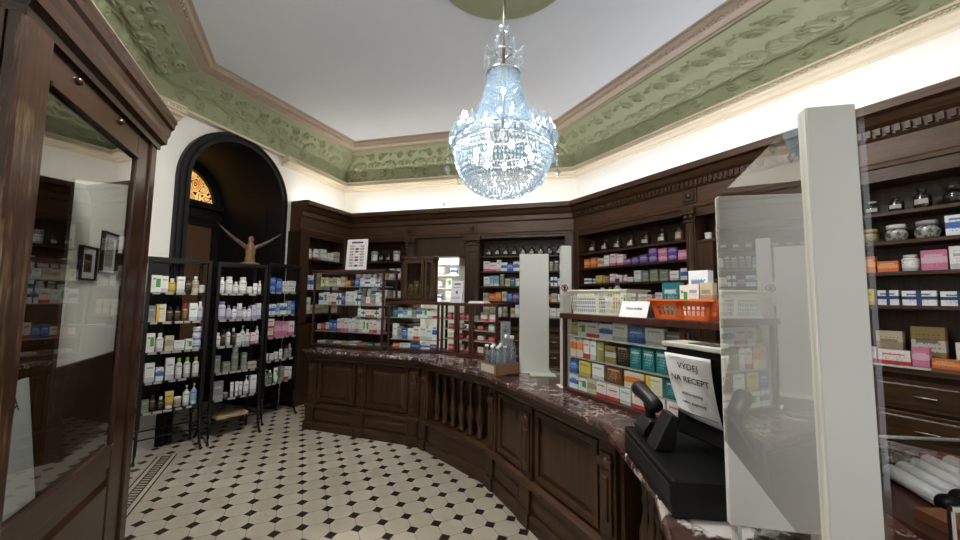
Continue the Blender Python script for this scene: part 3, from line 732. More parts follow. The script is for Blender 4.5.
# --- black metal racks
def rack(p, q, label, nm, rows, hgt=1.85, depth=.28, zs=(.43, .70, .97, 1.245, 1.52)):
    L = hypot(q[0] - p[0], q[1] - p[1]); r = thing('metal_rack', label, 'rack', (p[0], p[1], 0), ang(p, q), 'black metal racks in front of the arched doorway')
    for x in (0, L):
        for y in (0, depth):
            sx = -1 if x == 0 else 1; sy = -1 if y == 0 else 1; b = MB()
            b.box(x - .014, y - .013, .30, x + .014, y + .013, hgt)
            b.tube([(x, y, .32), (x, y, .16), (x + sx * .004, y + sy * .012, .08), (x + sx * .012, y + sy * .035, .02), (x + sx * .016, y + sy * .05, .012)], [.011, .012, .012, .012, .015], 8)
            b.build('leg', 'iron', r)
    b = MB()
    for y in (0, depth): b.box(0, y - .012, hgt - .03, L, y + .012, hgt)
    for x in (0, L): b.box(x - .012, 0, hgt - .03, x + .012, depth, hgt)
    b.build('top_frame', 'iron', r)
    b = MB(); b.tube([(0, 0, .2), (L, 0, .2)], .006, 6); b.tube([(0, depth, .2), (L, depth, .2)], .006, 6); b.tube([(0, 0, .2), (0, depth, .2)], .006, 6); b.tube([(L, 0, .2), (L, depth, .2)], .006, 6)
    b.build('stretcher', 'iron', r)
    b = MB()
    for x in (0, L): b.tube([(x, 0, 1.84), (x, depth, 1.84)], .006, 6)
    b.build('side_rail', 'iron', r)
    if 'door' in nm: b = MB(); b.box(.012, depth + .004, zs[0], L * .42, depth + .012, hgt - .03); b.build('rear_panel', 'iron', r)
    for k, z in enumerate(zs):
        b = MB(); b.box(.011, -.008, z - .012, L - .011, depth, z); s = b.build('shelf', 'iron', r)
        b = MB(); x = .03
        while x < L - .08:
            w = R.uniform(.045, .075); b.box(x, -.012, z - .018, x + w, -.009, z + .006); x += w + R.uniform(.006, .06)
        b.build('price_strip', 'shelfedge', s)
    fr = ((p[0], p[1], 0), ang(p, q))
    for k, items in enumerate(rows):
        row(fr, .02, L - .02, .015, zs[4 - k] + .001, f'{["top", "second", "third", "fourth", "bottom"][k]} shelf of {nm}', items, 'products on ' + nm, jit=.02)
rack((-1.27, 4.335), (-.856, 4.535), 'black metal rack of skin care standing beside the white door', 'black rack beside door', [
 [('box', 'wgreen', .075, .16, .06), ('box', 'white', .05, .155, .05), ('bottle', 'yellow', .06, .135, .05, 'white'), ('box', 'white', .062, .155, .05), ('bottle', 'dark', .055, .16, .055, 'black'), ('bottle', 'cream', .06, .165, .05, 'white'), ('jar', 'white', .05, .08, .05, 'white')],
 [('box', 'grey', .05, .15, .05), ('box', 'wyellow', .07, .165, .05), ('bottle', 'dark', .055, .14, .055, 'black'), ('bottle', 'dark', .055, .14, .055, 'black'), ('bottle', 'brown', .05, .17, .05, 'red'), ('box', 'white', .066, .175, .05), ('bottle', 'lav', .05, .19, .05, 'white')],
 [('box', 'wgreen', .06, .17, .05), ('bottle', 'white', .06, .17, .05, 'white'), ('box', 'cream', .065, .14, .05), ('box', 'white', .08, .09, .05), ('box', 'wgreen', .055, .10, .05), ('jar', 'wblue', .07, .07, .07, 'white', 3)],
 [('box', 'white', .07, .17, .05), ('box', 'wblue', .055, .12, .05), ('box', 'white', .065, .20, .05), ('bottle', 'white', .055, .19, .05, 'green'), ('bottle', 'white', .055, .19, .05, 'green'), ('bottle', 'white', .055, .185, .05, 'green')],
 [('box', 'sage', .05, .11, .05), ('bottle', 'dark', .05, .14, .05, 'black'), ('bottle', 'dark', .05, .12, .05, 'white'), ('tube', 'yellow', .065, .16, .04, 'white'), ('jar', 'cream', .06, .09, .06, 'white'), ('pump', 'white', .055, .19, .05, 'white'), ('pump', 'ltblue', .055, .20, .05, 'white')]])
rack((-.79, 4.60), (-.385, 4.815), 'black metal rack of white bottles between two other racks', 'middle black rack', [
 [('bottle', 'white', .055, .17, .055), ('flask', 'white', .07, .18, .07), ('bottle', 'white', .055, .13, .055), ('flask', 'white', .075, .18, .07), ('jar', 'white', .06, .08, .06), ('tube', 'white', .045, .12, .04), ('bottle', 'white', .035, .15, .035)],
 [('flask', 'lav', .08, .19, .07, 'violet'), ('bottle', 'lav', .05, .15, .05, 'violet'), ('bottle', 'white', .05, .14, .05, 'violet'), ('flask', 'lav', .06, .17, .06, 'white'), ('bottle', 'white', .045, .13, .045, 'violet'), ('bottle', 'white', .045, .14, .045, 'violet'), ('box', 'lav', .045, .15, .05), ('box', 'lav', .045, .17, .05)],
 [('bottle', 'white', .05, .14, .05), ('bottle', 'dark', .05, .17, .05, 'black'), ('bottle', 'white', .05, .18, .05, 'black'), ('bottle', 'dark', .05, .18, .05, 'white'), ('box', 'white', .045, .12, .05), ('pump', 'white', .05, .20, .05, 'white'), ('bottle', 'white', .05, .16, .05), ('box', 'wpink', .05, .12, .05), ('bottle', 'white', .045, .19, .045, 'grey')],
 [('box', 'sage', .05, .17, .05), ('box', 'sage', .07, .10, .05), ('flask', 'sage', .07, .24, .06, 'white'), ('box', 'grey', .05, .18, .05), ('box', 'cream', .09, .07, .05)],
 [('box', 'grey', .09, .18, .05), ('jar', 'grey', .05, .05, .05, 'grey'), ('tube', 'white', .035, .15, .03), ('tube', 'white', .035, .15, .03), ('tube', 'white', .035, .14, .03), ('pump', 'white', .05, .20, .05), ('box', 'white', .06, .19, .05)]])
rack((-.37, 5.06), (-.045, 5.36), 'black metal rack of bandage boxes standing against the counter end', 'black rack beside counter', [
 [('box', 'blue', .09, .09, .06, None, 2), ('box', 'blue', .08, .17, .06), ('box', 'white', .10, .07, .06, None, 2), ('box', 'white', .09, .075, .06, None, 2)],
 [('box', 'wblue', .05, .12, .06), ('box', 'wblue', .05, .13, .06), ('box', 'ltblue', .05, .13, .06), ('box', 'wblue', .05, .14, .06), ('box', 'wblue', .05, .14, .06), ('box', 'ltblue', .05, .17, .06), ('box', 'blue', .06, .17, .06)],
 [('box', 'wred', .10, .11, .06, None, 2), ('box', 'pink', .10, .19, .06), ('box', 'pink', .09, .18, .06), ('box', 'wpink', .08, .18, .06)],
 [('jar', 'white', .055, .09, .05), ('jar', 'white', .055, .08, .05), ('jar', 'white', .055, .09, .05), ('tube', 'white', .05, .12, .05), ('bottle', 'grey', .05, .15, .05, 'black'), ('bottle', 'grey', .05, .17, .05, 'grey')],
 [('pump', 'sage', .06, .17, .05), ('bottle', 'green', .06, .15, .05), ('tube', 'wgreen', .055, .17, .05), ('box', 'sage', .06, .18, .05), ('box', 'wred', .05, .16, .05), ('box', 'white', .045, .15, .05)]], hgt=1.9, zs=(.45, .72, 1.0, 1.27, 1.545))
b = MB(); b.box(-.15, -.10, 0, .15, .10, .035); o = b.build('parcel', plain('tan_card', (.42, .31, .17), .7), bev=.004); o.location = (-.655, 4.84, .207); o.rotation_euler = (0, 0, radians(28))
tag(o, 'flat tan parcel lying on the lowest bars of the middle black rack', 'parcel')

# --- carved eagle on the middle rack
r = thing('eagle_figure', 'carved wooden eagle with raised wings standing on the middle black rack', 'figurine', (-.555, 4.865, 1.85), radians(26))
b = MB(); b.lathe([(0, 0), (.10, 0), (.10, .02), (.05, .035), (.055, .06), (.045, .10), (.056, .15), (.05, .20), (.032, .24), (.022, .262), (.03, .285), (.028, .31), (.012, .328), (0, .33)], 14, sy=.8)
b.faces([(-.012, -.02, .295), (.012, -.02, .295), (0, -.06, .282), (0, -.022, .31)], [(0, 1, 2), (1, 3, 2), (3, 0, 2), (0, 3, 1)])
b.build('body', 'eagle', r)
for sx in (-1, 1):
    b = MB(); n = 9; vs, fs = [], []
    for k in range(n):
        t = k / (n - 1); x = sx * (.025 + .31 * t); z = .215 + (.20 if sx > 0 else .22) * t - .012 * sin(t * pi); cw = .052 * (1 - t) ** .5 + .012
        y0 = .01
        vs += [(x, y0 - .014 * (1 - t) - .003, z), (x, y0 + .014 * (1 - t) + .003, z), (x - sx * .01, y0 + .006, z - cw), (x - sx * .01, y0 - .006, z - cw)]
    for k in range(n - 1):
        for j in range(4): fs.append((4 * k + j, 4 * k + (j + 1) % 4, 4 * k + 4 + (j + 1) % 4, 4 * k + 4 + j))
    fs += [(0, 1, 2, 3), (4 * n - 1, 4 * n - 2, 4 * n - 3, 4 * n - 4)]; b.faces(vs, fs, True); b.build('wing', wood('wing_wood', (.045, .03, .02), (.12, .08, .05), .5, 6), r)

# ------------------------------------------------------------------ counter
E = [(.03, 4.70), (1.06, 3.66), (1.335, 2.74), (1.345, 1.40), (1.037, .848), (.42, .23)]
def inner(d): return mitre(E, d)
MB().sweep([(.0, .868), (.006, .862), (.62, .862), (.62, .90), (.008, .90), (0, .893)], E).build('marble_countertop', 'marble', bev=.003)
tag(bpy.data.objects['marble_countertop'], 'dark red veined marble top running along the whole curved counter', 'countertop')
MOLD = [(.055, .79), (.07, .79), (.085, .805), (.085, .835), (.05, .862), (.6, .862), (.6, .79)]
MOLD = [(.13, .77), (.085, .775), (.075, .80), (.05, .82), (.03, .862), (.58, .862), (.58, .77)]
PLIN = [(.06, 0), (.06, .075), (.085, .09), (.085, .20), (.58, .20), (.58, 0)]
MIDM = [(.085, .20), (.085, .235), (.06, .25), (.058, .275), (.09, .29), (.58, .29), (.58, .20)]
BODY = [(.115, .29), (.115, .77), (.58, .77), (.58, .29)]
BODYB = [(.26, .29), (.26, .77), (.58, .77), (.58, .29)]
def counter(i, label, pil, panels, balusters=0):
    p, q = E[i], E[i + 1]; L = hypot(q[0] - p[0], q[1] - p[1])
    r = thing('counter_unit', label, 'counter', (p[0], p[1], 0), ang(p, q))
    MB().sweep(PLIN, E, i).build('plinth', 'woodx', r, True)
    MB().sweep(MIDM, E, i).build('dado_molding', 'woodx', r, True)
    MB().sweep(BODYB if balusters else BODY, E, i).build('body', 'wood', r, True)
    MB().sweep(MOLD, E, i).build('top_molding', 'woodx', r, True)
    for x in pil:
        w = .055; b = MB(); b.box(x - w, .085, .29, x + w, .3, .775); b.box(x - w * .7, .07, .34, x + w * .7, .09, .73)
        b.raised(x - w * .45, .40, x + w * .45, .62, .07, .012, .008); b.box(x - w * .85, .06, .66, x + w * .85, .09, .70); b.ball((x, .072, .68), .032, 8, 6, 1, .6, 1)
        b.box(x - w * 1.15, .045, 0, x + w * 1.15, .09, .10); b.box(x - w * 1.05, .06, .1, x + w * 1.05, .09, .285)
        b.build('pilaster', 'wood', r, bev=.003)
    for x0, x1 in panels:
        b = MB(); b.frame(x0, .31, x1, .76, .095, .116, .035); b.raised(x0 + .045, .355, x1 - .045, .715, .115, .014, .035); b.build('panel', 'wood', r, bev=.002)
        b = MB(); b.raised(x0, .105, x1, .195, .085, .010, .014); b.build('base_panel', 'woodx', r)
    if balusters:
        x0, x1 = .10, L - .10
        for k in range(balusters):
            x = x0 + (x1 - x0) * (k + .5) / balusters; b = MB()
            b.lathe([(.034, 0), (.034, .03), (.02, .04), (.026, .055), (.019, .07), (.033, .15), (.034, .19), (.018, .27), (.016, .30), (.026, .33), (.018, .35), (.024, .39), (.02, .41), (.034, .43), (.034, .485)], 12, (x, .16, .287)); b.build('baluster', 'wood', r)
    return r
counter(0, 'panelled dark counter front in front of the tall glass case', (.07, .745, 1.40), ((.15, .665), (.825, 1.32)))
counter(1, 'short curved counter section with turned balusters below the water bottles', (.04,), (), 6)
counter(2, 'panelled dark counter front below the glass case behind the register', (.05, .56, 1.29), ((.13, .48), (.64, 1.21)))
counter(3, 'short counter section with turned balusters under the black register', (), (), 6)
counter(4, 'end section of the counter nearest the viewer, under the divider', (.06,), ((.14, .78),))

# ------------------------------------------------------------------ glass cases on the counter
def gcase(name, label, p, rz, L, D, z0, z1, posts, shelves, top=.03, pw=.022, over=.015, back=True):
    r = thing('display_case', label, 'display case', (p[0], p[1], z0), rz); h = z1 - z0
    b = MB(); b.box(-over, -over, h - top, L + over, D + over, h); b.build('top', 'case', r, bev=.003)
    b = MB(); b.box(0, 0, 0, L, D, .025); b.build('base', 'case', r, bev=.003)
    for x in posts: b = MB(); b.box(x - pw / 2, -.002, .025, x + pw / 2, pw, h - top); b.build('post', 'case', r, bev=.002)
    for x in (pw / 2, L - pw / 2): b = MB(); b.box(x - pw / 2, D - pw, .025, x + pw / 2, D, h - top); b.build('rear_post', 'case', r)
    xs = list(posts)
    for k in range(len(xs) - 1): b = MB(); b.box(xs[k] + pw / 2, .006, .026, xs[k + 1] - pw / 2, .010, h - top - .001); b.build('glass_pane', 'glass', r)
    for x in (.008, L - .012): b = MB(); b.box(x, pw, .026, x + .004, D - pw, h - top - .001); b.build('side_pane', 'glass', r)
    for z, xa, xb, dd in shelves: b = MB(); b.box(xa, .03, z - z0 - .008, xb, .03 + dd, z - z0); b.build('shelf', 'shelfedge', r)
    return r
cA = radians(-45.5)
C1 = ((.12, 5.03, 0), cA)
gcase('c1', 'tall glass display case with dark frame at the far end of the counter', (.12, 5.03), cA, 1.03, .30, .90, 1.825, (.011, 1.019), ((1.63, .02, 1.01, .2), (1.405, .02, 1.01, .22), (1.08, .02, 1.01, .24), (1.27, .62, 1.01, .2)))
G1 = 'products in the tall glass case'; W1 = 'tall glass case'
row(C1, .05, .99, .05, 1.631, 'top shelf of ' + W1, [('box', 'wgreen', .06, .11, .05), ('box', 'wyellow', .06, .11, .05), ('box', 'cream', .06, .10, .05), ('box', 'cream', .06, .11, .05), ('box', 'white', .06, .10, .05), ('box', 'cream', .06, .12, .05), ('box', 'orange', .08, .07, .05), ('box', 'dark', .06, .08, .05), ('box', 'blue', .07, .08, .05), ('box', 'white', .06, .10, .05), ('box', 'wblue', .08, .08, .05), ('box', 'white', .07, .11, .05), ('box', 'wnavy', .06, .08, .05), ('box', 'violet', .05, .07, .05)], G1, jit=.02)
row(C1, .04, .99, .05, 1.406, 'second shelf of ' + W1, [('box', 'wblue', .06, .14, .05), ('box', 'wgreen', .06, .15, .05), ('box', 'white', .05, .13, .05), ('box', 'wred', .07, .14, .05), ('box', 'wnavy', .07, .14, .05), ('box', 'violet', .05, .15, .05), ('box', 'white', .07, .16, .05), ('box', 'white', .06, .16, .05), ('box', 'wnavy', .07, .12, .05), ('box', 'sage', .07, .11, .05), ('box', 'wpink', .06, .10, .05), ('box', 'grey', .06, .12, .05), ('box', 'white', .05, .15, .05), ('box', 'wgreen', .05, .13, .05)], G1, jit=.015)
row(C1, .64, .99, .05, 1.271, 'short shelf of ' + W1, [('box', 'white', .05, .09, .05), ('box', 'wnavy', .06, .08, .05), ('box', 'wred', .07, .08, .05), ('box', 'wred', .05, .08, .05), ('box', 'wnavy', .06, .08, .05), ('box', 'white', .05, .10, .05)], G1)
row(C1, .03, 1.0, .06, 1.081, 'third shelf of ' + W1, [('box', 'wred', .05, .08, .05), ('box', 'red', .07, .09, .05), ('box', 'wred', .05, .10, .05), ('box', 'blue', .055, .13, .05), ('box', 'blue', .055, .12, .05), ('box', 'wred', .05, .15, .05), ('box', 'wpink', .05, .16, .05), ('box', 'wpink', .05, .16, .05), ('box', 'white', .05, .15, .05), ('box', 'white', .045, .17, .05), ('box', 'wpink', .045, .17, .05), ('box', 'white', .045, .16, .05), ('box', 'wgreen', .045, .16, .05), ('box', 'wgreen', .045, .15, .05), ('box', 'wpink', .05, .16, .05), ('box', 'wred', .05, .16, .05), ('box', 'white', .04, .18, .05), ('box', 'wpink', .04, .17, .05)], G1)
row(C1, .04, .99, .06, .927, 'floor of ' + W1, [('box', 'white', .12, .03, .10), ('box', 'sage', .10, .035, .10), ('box', 'wred', .12, .03, .10), ('box', 'cream', .11, .03, .10), ('box', 'wblue', .10, .04, .10), ('box', 'orange', .12, .03, .10), ('box', 'teal', .11, .03, .10), ('box', 'grey', .10, .035, .10)], G1)
C2 = ((.895, 4.282, 0), cA)
gcase('c2', 'low glass display case below the small wall cabinet', (.895, 4.282), radians(-43), .64, .26, .90, 1.455, (.011, .629), ((1.275, .02, .62, .2), (1.03, .02, .62, .2)))
C2 = ((.895, 4.282, 0), radians(-43)); G2 = 'products in the low glass case'; W2 = 'low glass case'
row(C2, .04, .60, .05, 1.276, 'top shelf of ' + W2, [('box', 'teal', .06, .10, .05), ('box', 'wblue', .06, .11, .05), ('box', 'ltblue', .06, .10, .05), ('box', 'white', .05, .11, .05), ('box', 'sage', .06, .10, .05), ('box', 'wblue', .07, .11, .05), ('box', 'wgreen', .06, .10, .05), ('box', 'white', .06, .11, .05), ('box', 'wred', .06, .10, .05)], G2)
row(C2, .04, .60, .05, 1.031, 'middle shelf of ' + W2, [('box', 'white', .06, .17, .05), ('box', 'grey', .06, .14, .05), ('box', 'blue', .07, .12, .05), ('box', 'white', .07, .12, .05), ('box', 'wred', .08, .14, .05), ('box', 'white', .08, .16, .05), ('box', 'white', .07, .13, .05), ('box', 'wblue', .06, .17, .05)], G2)
row(C2, .04, .60, .06, .927, 'floor of ' + W2, [('box', 'orange', .09, .05, .05), ('box', 'white', .14, .055, .05), ('box', 'blue', .13, .05, .05), ('box', 'wblue', .12, .06, .05), ('box', 'violet', .09, .05, .05)], G2)
c3a = ang((1.397, 3.85), (1.70, 3.30))
gcase('c3', 'low glass display case of red packs at the counter bend', (1.39, 3.86), c3a, .74, .26, .90, 1.45, (.011, .20, .24, .40, .43, .729), ((1.27, .02, .72, .2), (1.17, .02, .72, .2), (1.06, .02, .72, .2)))
C3 = ((1.39, 3.86, 0), c3a); G3 = 'products in the corner glass case'; W3 = 'corner glass case'
row(C3, .03, .70, .06, 1.271, 'top shelf of ' + W3, [('box', 'red', .06, .07, .05), ('box', 'wred', .05, .06, .05), ('box', 'red', .07, .07, .05), ('box', 'red', .06, .06, .05), ('box', 'grey', .07, .05, .05), ('box', 'wred', .08, .09, .05), ('box', 'wpink', .08, .08, .05)], G3)
row(C3, .03, .70, .06, 1.171, 'second shelf of ' + W3, [('box', 'red', .07, .05, .05), ('box', 'wred', .05, .06, .05), ('box', 'wred', .08, .05, .05), ('box', 'red', .07, .05, .05), ('box', 'white', .07, .07, .05)], G3)
row(C3, .03, .70, .06, 1.061, 'third shelf of ' + W3, [('box', 'wred', .07, .05, .05), ('box', 'red', .05, .06, .05), ('box', 'red', .08, .05, .05), ('box', 'wred', .07, .05, .05), ('box', 'red', .07, .05, .05)], G3)
row(C3, .03, .70, .06, .927, 'floor of ' + W3, [('box', 'red', .07, .07, .05), ('box', 'wred', .05, .08, .05), ('box', 'red', .08, .06, .05), ('box', 'wred', .07, .07, .05), ('box', 'red', .07, .05, .05)], G3)
# case behind the register
C4a = radians(-88.5); C4 = ((1.59, 2.0, 0), C4a)
gcase('c4', 'wide glass display case of leaflets and packs behind the register', (1.59, 2.0), C4a, 1.06, .36, .90, 1.41, (.012, .85, 1.048), ((1.265, .02, .83, .10), (1.13, .02, .83, .07), (1.02, .02, .83, .04), (1.2, .87, 1.03, .25)), top=.035, pw=.024)
G4 = 'packs in the case behind the register'; W4 = 'register glass case'
row(C4, .03, .83, .055, 1.266, 'top row of ' + W4, [('box', 'yellow', .06, .085, .03), ('box', 'wgreen', .08, .09, .03), ('box', 'wred', .12, .09, .03), ('box', 'wblue', .11, .09, .03), ('box', 'white', .12, .10, .03), ('box', 'blue', .12, .09, .03), ('box', 'white', .12, .09, .03), ('box', 'grey', .12, .08, .03)], G4)
row(C4, .03, .83, .04, 1.131, 'second row of ' + W4, [('sachet', 'worange', .055, .13, .02), ('sachet', 'worange', .055, .13, .02), ('sachet', 'wred', .055, .125, .02), ('sachet', 'white', .05, .125, .02), ('box', 'olive', .06, .12, .03), ('box', 'gold', .08, .10, .03), ('box', 'dark', .09, .12, .03), ('sachet', 'teal', .075, .125, .02), ('sachet', 'teal', .075, .125, .02), ('sachet', 'teal', .075, .125, .02), ('sachet', 'teal', .07, .12, .02)], G4)
row(C4, .03, .83, .035, 1.021, 'third row of ' + W4, [('box', 'blue', .07, .09, .02), ('box', 'yellow', .11, .09, .02), ('box', 'white', .10, .09, .02), ('box', 'brown', .13, .10, .02), ('box', 'worange', .13, .09, .02), ('box', 'wyellow', .10, .09, .02), ('box', 'teal', .10, .09, .02)], G4)
row(C4, .03, .83, .03, .926, 'bottom row of ' + W4, [('box', 'wblue', .08, .085, .015), ('box', 'wgreen', .08, .08, .015), ('box', 'cream', .07, .085, .015), ('box', 'wred', .08, .085, .015), ('box', 'wred', .09, .085, .015), ('box', 'white', .08, .09, .015), ('box', 'wred', .10, .085, .015), ('box', 'wpink', .10, .085, .015), ('box', 'wred', .09, .085, .015)], G4)
row(C4, .88, 1.02, .05, 1.201, 'side shelf of ' + W4, [('box', 'white', .07, .05, .05), ('box', 'wred', .06, .06, .05)], G4)
row(C4, .88, 1.02, .05, .926, 'side floor of ' + W4, [('box', 'grey', .06, .10, .05), ('box', 'wpink', .07, .08, .05)], G4)

# small wooden wall cabinet standing on the low case
r = thing('hanging_cabinet', 'small wooden cabinet with glazed doors standing on the low glass case', 'cabinet', (.965, 4.235, 1.456), radians(-43)); w = .39
r.location = (.99, 4.19, 1.456)
b = MB(); pts = [(0, .07), (.07, 0), (w - .07, 0), (w, .07), (w, .22), (0, .22)]
b.prism(pts, .035, lambda a, c, d: (a, c, d)); b.prism([(x * 1.06 - .012, y * 1.06 - .012) for x, y in pts], .03, lambda a, c, d: (a, c, .485 + d)); b.prism(pts, .02, lambda a, c, d: (a, c, .465 + d)); b.prism(pts, .49, lambda a, c, d: (a, max(c, .205), d))
b.build('body', 'wood', r)
for p, q, nm in (((0, .07), (.07, 0), 'side_door'), ((.07, 0), (w - .07, 0), 'door'), ((w - .07, 0), (w, .07), 'side_door')):
    L = hypot(q[0] - p[0], q[1] - p[1]); g = bpy.data.objects.new(nm, None); COL.objects.link(g); g.parent = r; g.location = (*p, .035); g.rotation_euler = (0, 0, ang(p, q))
    b = MB(); b.frame(.004, 0, L - .004, .43, -.012, .01, .022 if L < .15 else .034); b.build('door_frame', 'wood', g, bev=.002)
    b = MB(); b.box(.02, -.002, .02, L - .02, .002, .41); b.build('door_glass', glassmat('cabinet_glass_' + nm, (.62, .60, .52), 1.5), g)
b = MB()
for x in (.05, w - .05): b.ball((x, .05, .016), .015)
b.build('foot', 'wood', r)
b = MB(); b.box(.03, .185, .04, w - .03, .2, .46); b.build('back_lining', plain('cabinet_lining', (.16, .125, .08), .7), r)
row(((.99, 4.19, 0), radians(-43)), .06, w - .06, .08, 1.495, 'floor inside the small cabinet', [('flask', 'cream', .07, .16, .07), ('flask', 'cream', .07, .2, .07), ('flask', 'sage', .06, .17, .06), ('flask', 'cream', .06, .15, .06)], 'containers in the small cabinet')

# ------------------------------------------------------------------ stock on the wall bookcases
FA = ((BF[0][0], BF[0][1], 0), ang(BF[0], BF[1])); FB = ((BF[1][0], BF[1][1], 0), ang(BF[1], BF[2])); FR = ((BF[2][0], BF[2][1], 0), ang(BF[2], BF[3])); F4 = ((BF[3][0], BF[3][1], 0), ang(BF[3], BF[4]))
GA = 'stock on the narrow bookcase'; GB = 'stock on the back bookcase'; GR = 'stock on the right bookcase'
row(FA, .18, .84, .04, 2.051, 'top shelf of narrow bookcase', [('flask', 'white', .09, .15, .08), ('flask', 'wred', .09, .16, .08), ('box', 'white', .10, .17, .08), ('box', 'white', .11, .13, .08), ('box', 'cream', .10, .16, .08)], GA)
row(FA, .18, .84, .04, 1.601, 'middle shelf of narrow bookcase', rnd(6, ['box'], ['white', 'cream', 'sage', 'wblue'], (.07, .11), (.15, .3), (.06, .1)), GA)
row(FA, .18, .84, .04, 1.251, 'lower shelf of narrow bookcase', rnd(5, ['box'], ['white', 'cream', 'grey'], (.07, .11), (.12, .25), (.06, .1)), GA)
MT['pebble'] = pebble()
MT['dark_glass'] = plain('dark_glass', (.018, .012, .011), .12, 0, .6); MT['red_glass'] = plain('red_glass', (.28, .03, .02), .1, 0, .6)
row(FB, .1, 1.03, .05, 2.081, 'top shelf left of doorway', [('apoth', 'dark_glass', .09, .16, .09, 'black'), ('apoth', 'dark_glass', .07, .13, .07, 'black'), ('jar', 'white', .11, .17, .1, 'grey'), ('apoth', 'dark_glass', .09, .16, .09, 'black'), ('apoth', 'dark_glass', .08, .15, .08, 'black'), ('jar', 'white', .11, .17, .1, 'grey'), ('apoth', 'dark_glass', .09, .13, .09, 'black')], GB)
row(FB, .1, 1.03, .05, 1.781, 'middle shelf left of doorway', rnd(9, ['box', 'flask'], ['white', 'cream', 'wpink', 'white', 'sage'], (.07, .13), (.08, .19), (.06, .1), run=1), GB)
row(FB, .1, 1.03, .05, 1.491, 'lower shelf left of doorway', rnd(9, ['box', 'flask'], ['white', 'wblue', 'grey', 'white'], (.07, .13), (.1, .22), (.06, .1), run=1), GB)
row(FB, 2.30, 3.46, .05, 2.131, 'top shelf of back bookcase', [('apoth', 'dark_glass', .085, .15, .085, 'black')] * 9, GB)
row(FB, 2.29, 3.46, .04, 1.906, 'second shelf of back bookcase', [('box', 'wpink', .10, .15, .07), ('box', 'wpink', .10, .13, .07), ('box', 'white', .06, .17, .06), ('box', 'wblue', .09, .13, .06), ('box', 'blue', .09, .11, .06), ('box', 'wblue', .09, .14, .06), ('box', 'blue', .09, .12, .06), ('box', 'wblue', .09, .14, .06), ('box', 'ltblue', .09, .13, .06), ('flask', 'grey', .07, .14, .07), ('flask', 'sage', .07, .14, .07), ('flask', 'grey', .07, .13, .07), ('flask', 'sage', .07, .14, .07), ('flask', 'white', .06, .13, .06)], GB, jit=.02)
row(FB, 2.29, 3.46, .04, 1.686, 'third shelf of back bookcase', [('box', 'white', .09, .14, .07), ('box', 'ltblue', .06, .15, .07), ('box', 'ltblue', .07, .15, .07), ('flask', 'sage', .08, .18, .07), ('box', 'cream', .07, .11, .07), ('box', 'teal', .07, .13, .06), ('box', 'white', .06, .11, .06), ('bottle', 'red', .06, .16, .06, 'red'), ('box', 'green', .07, .11, .06), ('box', 'wnavy', .09, .12, .06), ('box', 'wblue', .09, .13, .06), ('box', 'violet', .09, .09, .06), ('box', 'wnavy', .09, .13, .06), ('box', 'white', .08, .11, .06)], GB, jit=.02)
row(FB, 2.29, 3.46, .04, 1.466, 'fourth shelf of back bookcase', [('box', 'cream', .08, .12, .07), ('box', 'orange', .09, .11, .07), ('box', 'orange', .09, .13, .07), ('box', 'cream', .07, .14, .07), ('box', 'blue', .08, .12, .06), ('box', 'violet', .08, .12, .06), ('box', 'blue', .08, .13, .06), ('box', 'white', .08, .14, .06), ('box', 'white', .08, .12, .06), ('flask', 'red', .06, .13, .06, 'red'), ('bottle', 'red', .06, .15, .06, 'red'), ('box', 'orange', .07, .10, .06), ('box', 'cream', .08, .12, .06), ('box', 'white', .08, .11, .06)], GB, jit=.02)
row(FB, 2.29, 3.46, .04, 1.241, 'fifth shelf of back bookcase', rnd(12, ['flask', 'box'], ['white', 'white', 'cream'], (.07, .10), (.12, .18), (.06, .08), ('white', 'black')), GB)
row(FR, .16, 1.56, .05, 2.126, 'top shelf of right bookcase', [('apoth', 'dark_glass', .10, .17, .10, 'black'), ('apoth', 'dark_glass', .10, .16, .10, 'black'), ('apoth', 'dark_glass', .10, .17, .10, 'black'), ('apoth', 'dark_glass', .09, .15, .09, 'black'), ('apoth', 'dark_glass', .10, .17, .10, 'black'), ('apoth', 'dark_glass', .10, .17, .10, 'black'), ('apoth', 'brown', .09, .16, .09, 'black')], GR)
row(FR, .14, 1.58, .04, 1.926, 'second shelf of right bookcase', [('box', 'orange', .10, .12, .07), ('box', 'orange', .10, .13, .07), ('box', 'worange', .09, .11, .07), ('box', 'white', .08, .14, .06), ('box', 'wpink', .09, .15, .06), ('box', 'wpink', .09, .13, .06), ('box', 'violet', .09, .07, .06), ('box', 'violet', .09, .08, .06), ('box', 'violet', .10, .10, .06), ('box', 'violet', .10, .08, .06, None, 2), ('box', 'pink', .10, .07, .06, None, 2), ('box', 'violet', .09, .07, .06, None, 2), ('box', 'pink', .10, .10, .06)], GR)
row(FR, .14, 1.58, .04, 1.716, 'third shelf of right bookcase', [('box', 'wblue', .09, .07, .06), ('box', 'wnavy', .08, .06, .06), ('box', 'yellow', .10, .10, .06), ('box', 'olive', .09, .09, .06), ('box', 'wpink', .07, .11, .06), ('box', 'white', .08, .09, .06), ('bottle', 'wpink', .06, .09, .06), ('box', 'white', .07, .06, .06), ('box', 'white', .09, .13, .06), ('box', 'grey', .08, .12, .06), ('box', 'sage', .10, .13, .06), ('box', 'sage', .10, .12, .06), ('box', 'white', .10, .10, .06), ('box', 'wblue', .08, .12, .06)], GR)
row(FR, .14, 1.58, .04, 1.491, 'fourth shelf of right bookcase', [('bottle', 'grey', .07, .15, .07, 'black'), ('bottle', 'sage', .07, .16, .07, 'black'), ('flask', 'white', .08, .17, .07), ('bottle', 'green', .07, .18, .07, 'green'), ('box', 'wred', .09, .08, .06), ('box', 'wpink', .10, .09, .06), ('box', 'white', .10, .09, .06), ('box', 'wred', .09, .08, .06), ('box', 'white', .09, .10, .06), ('box', 'wblue', .10, .1, .06), ('box', 'white', .08, .1, .06)], GR)
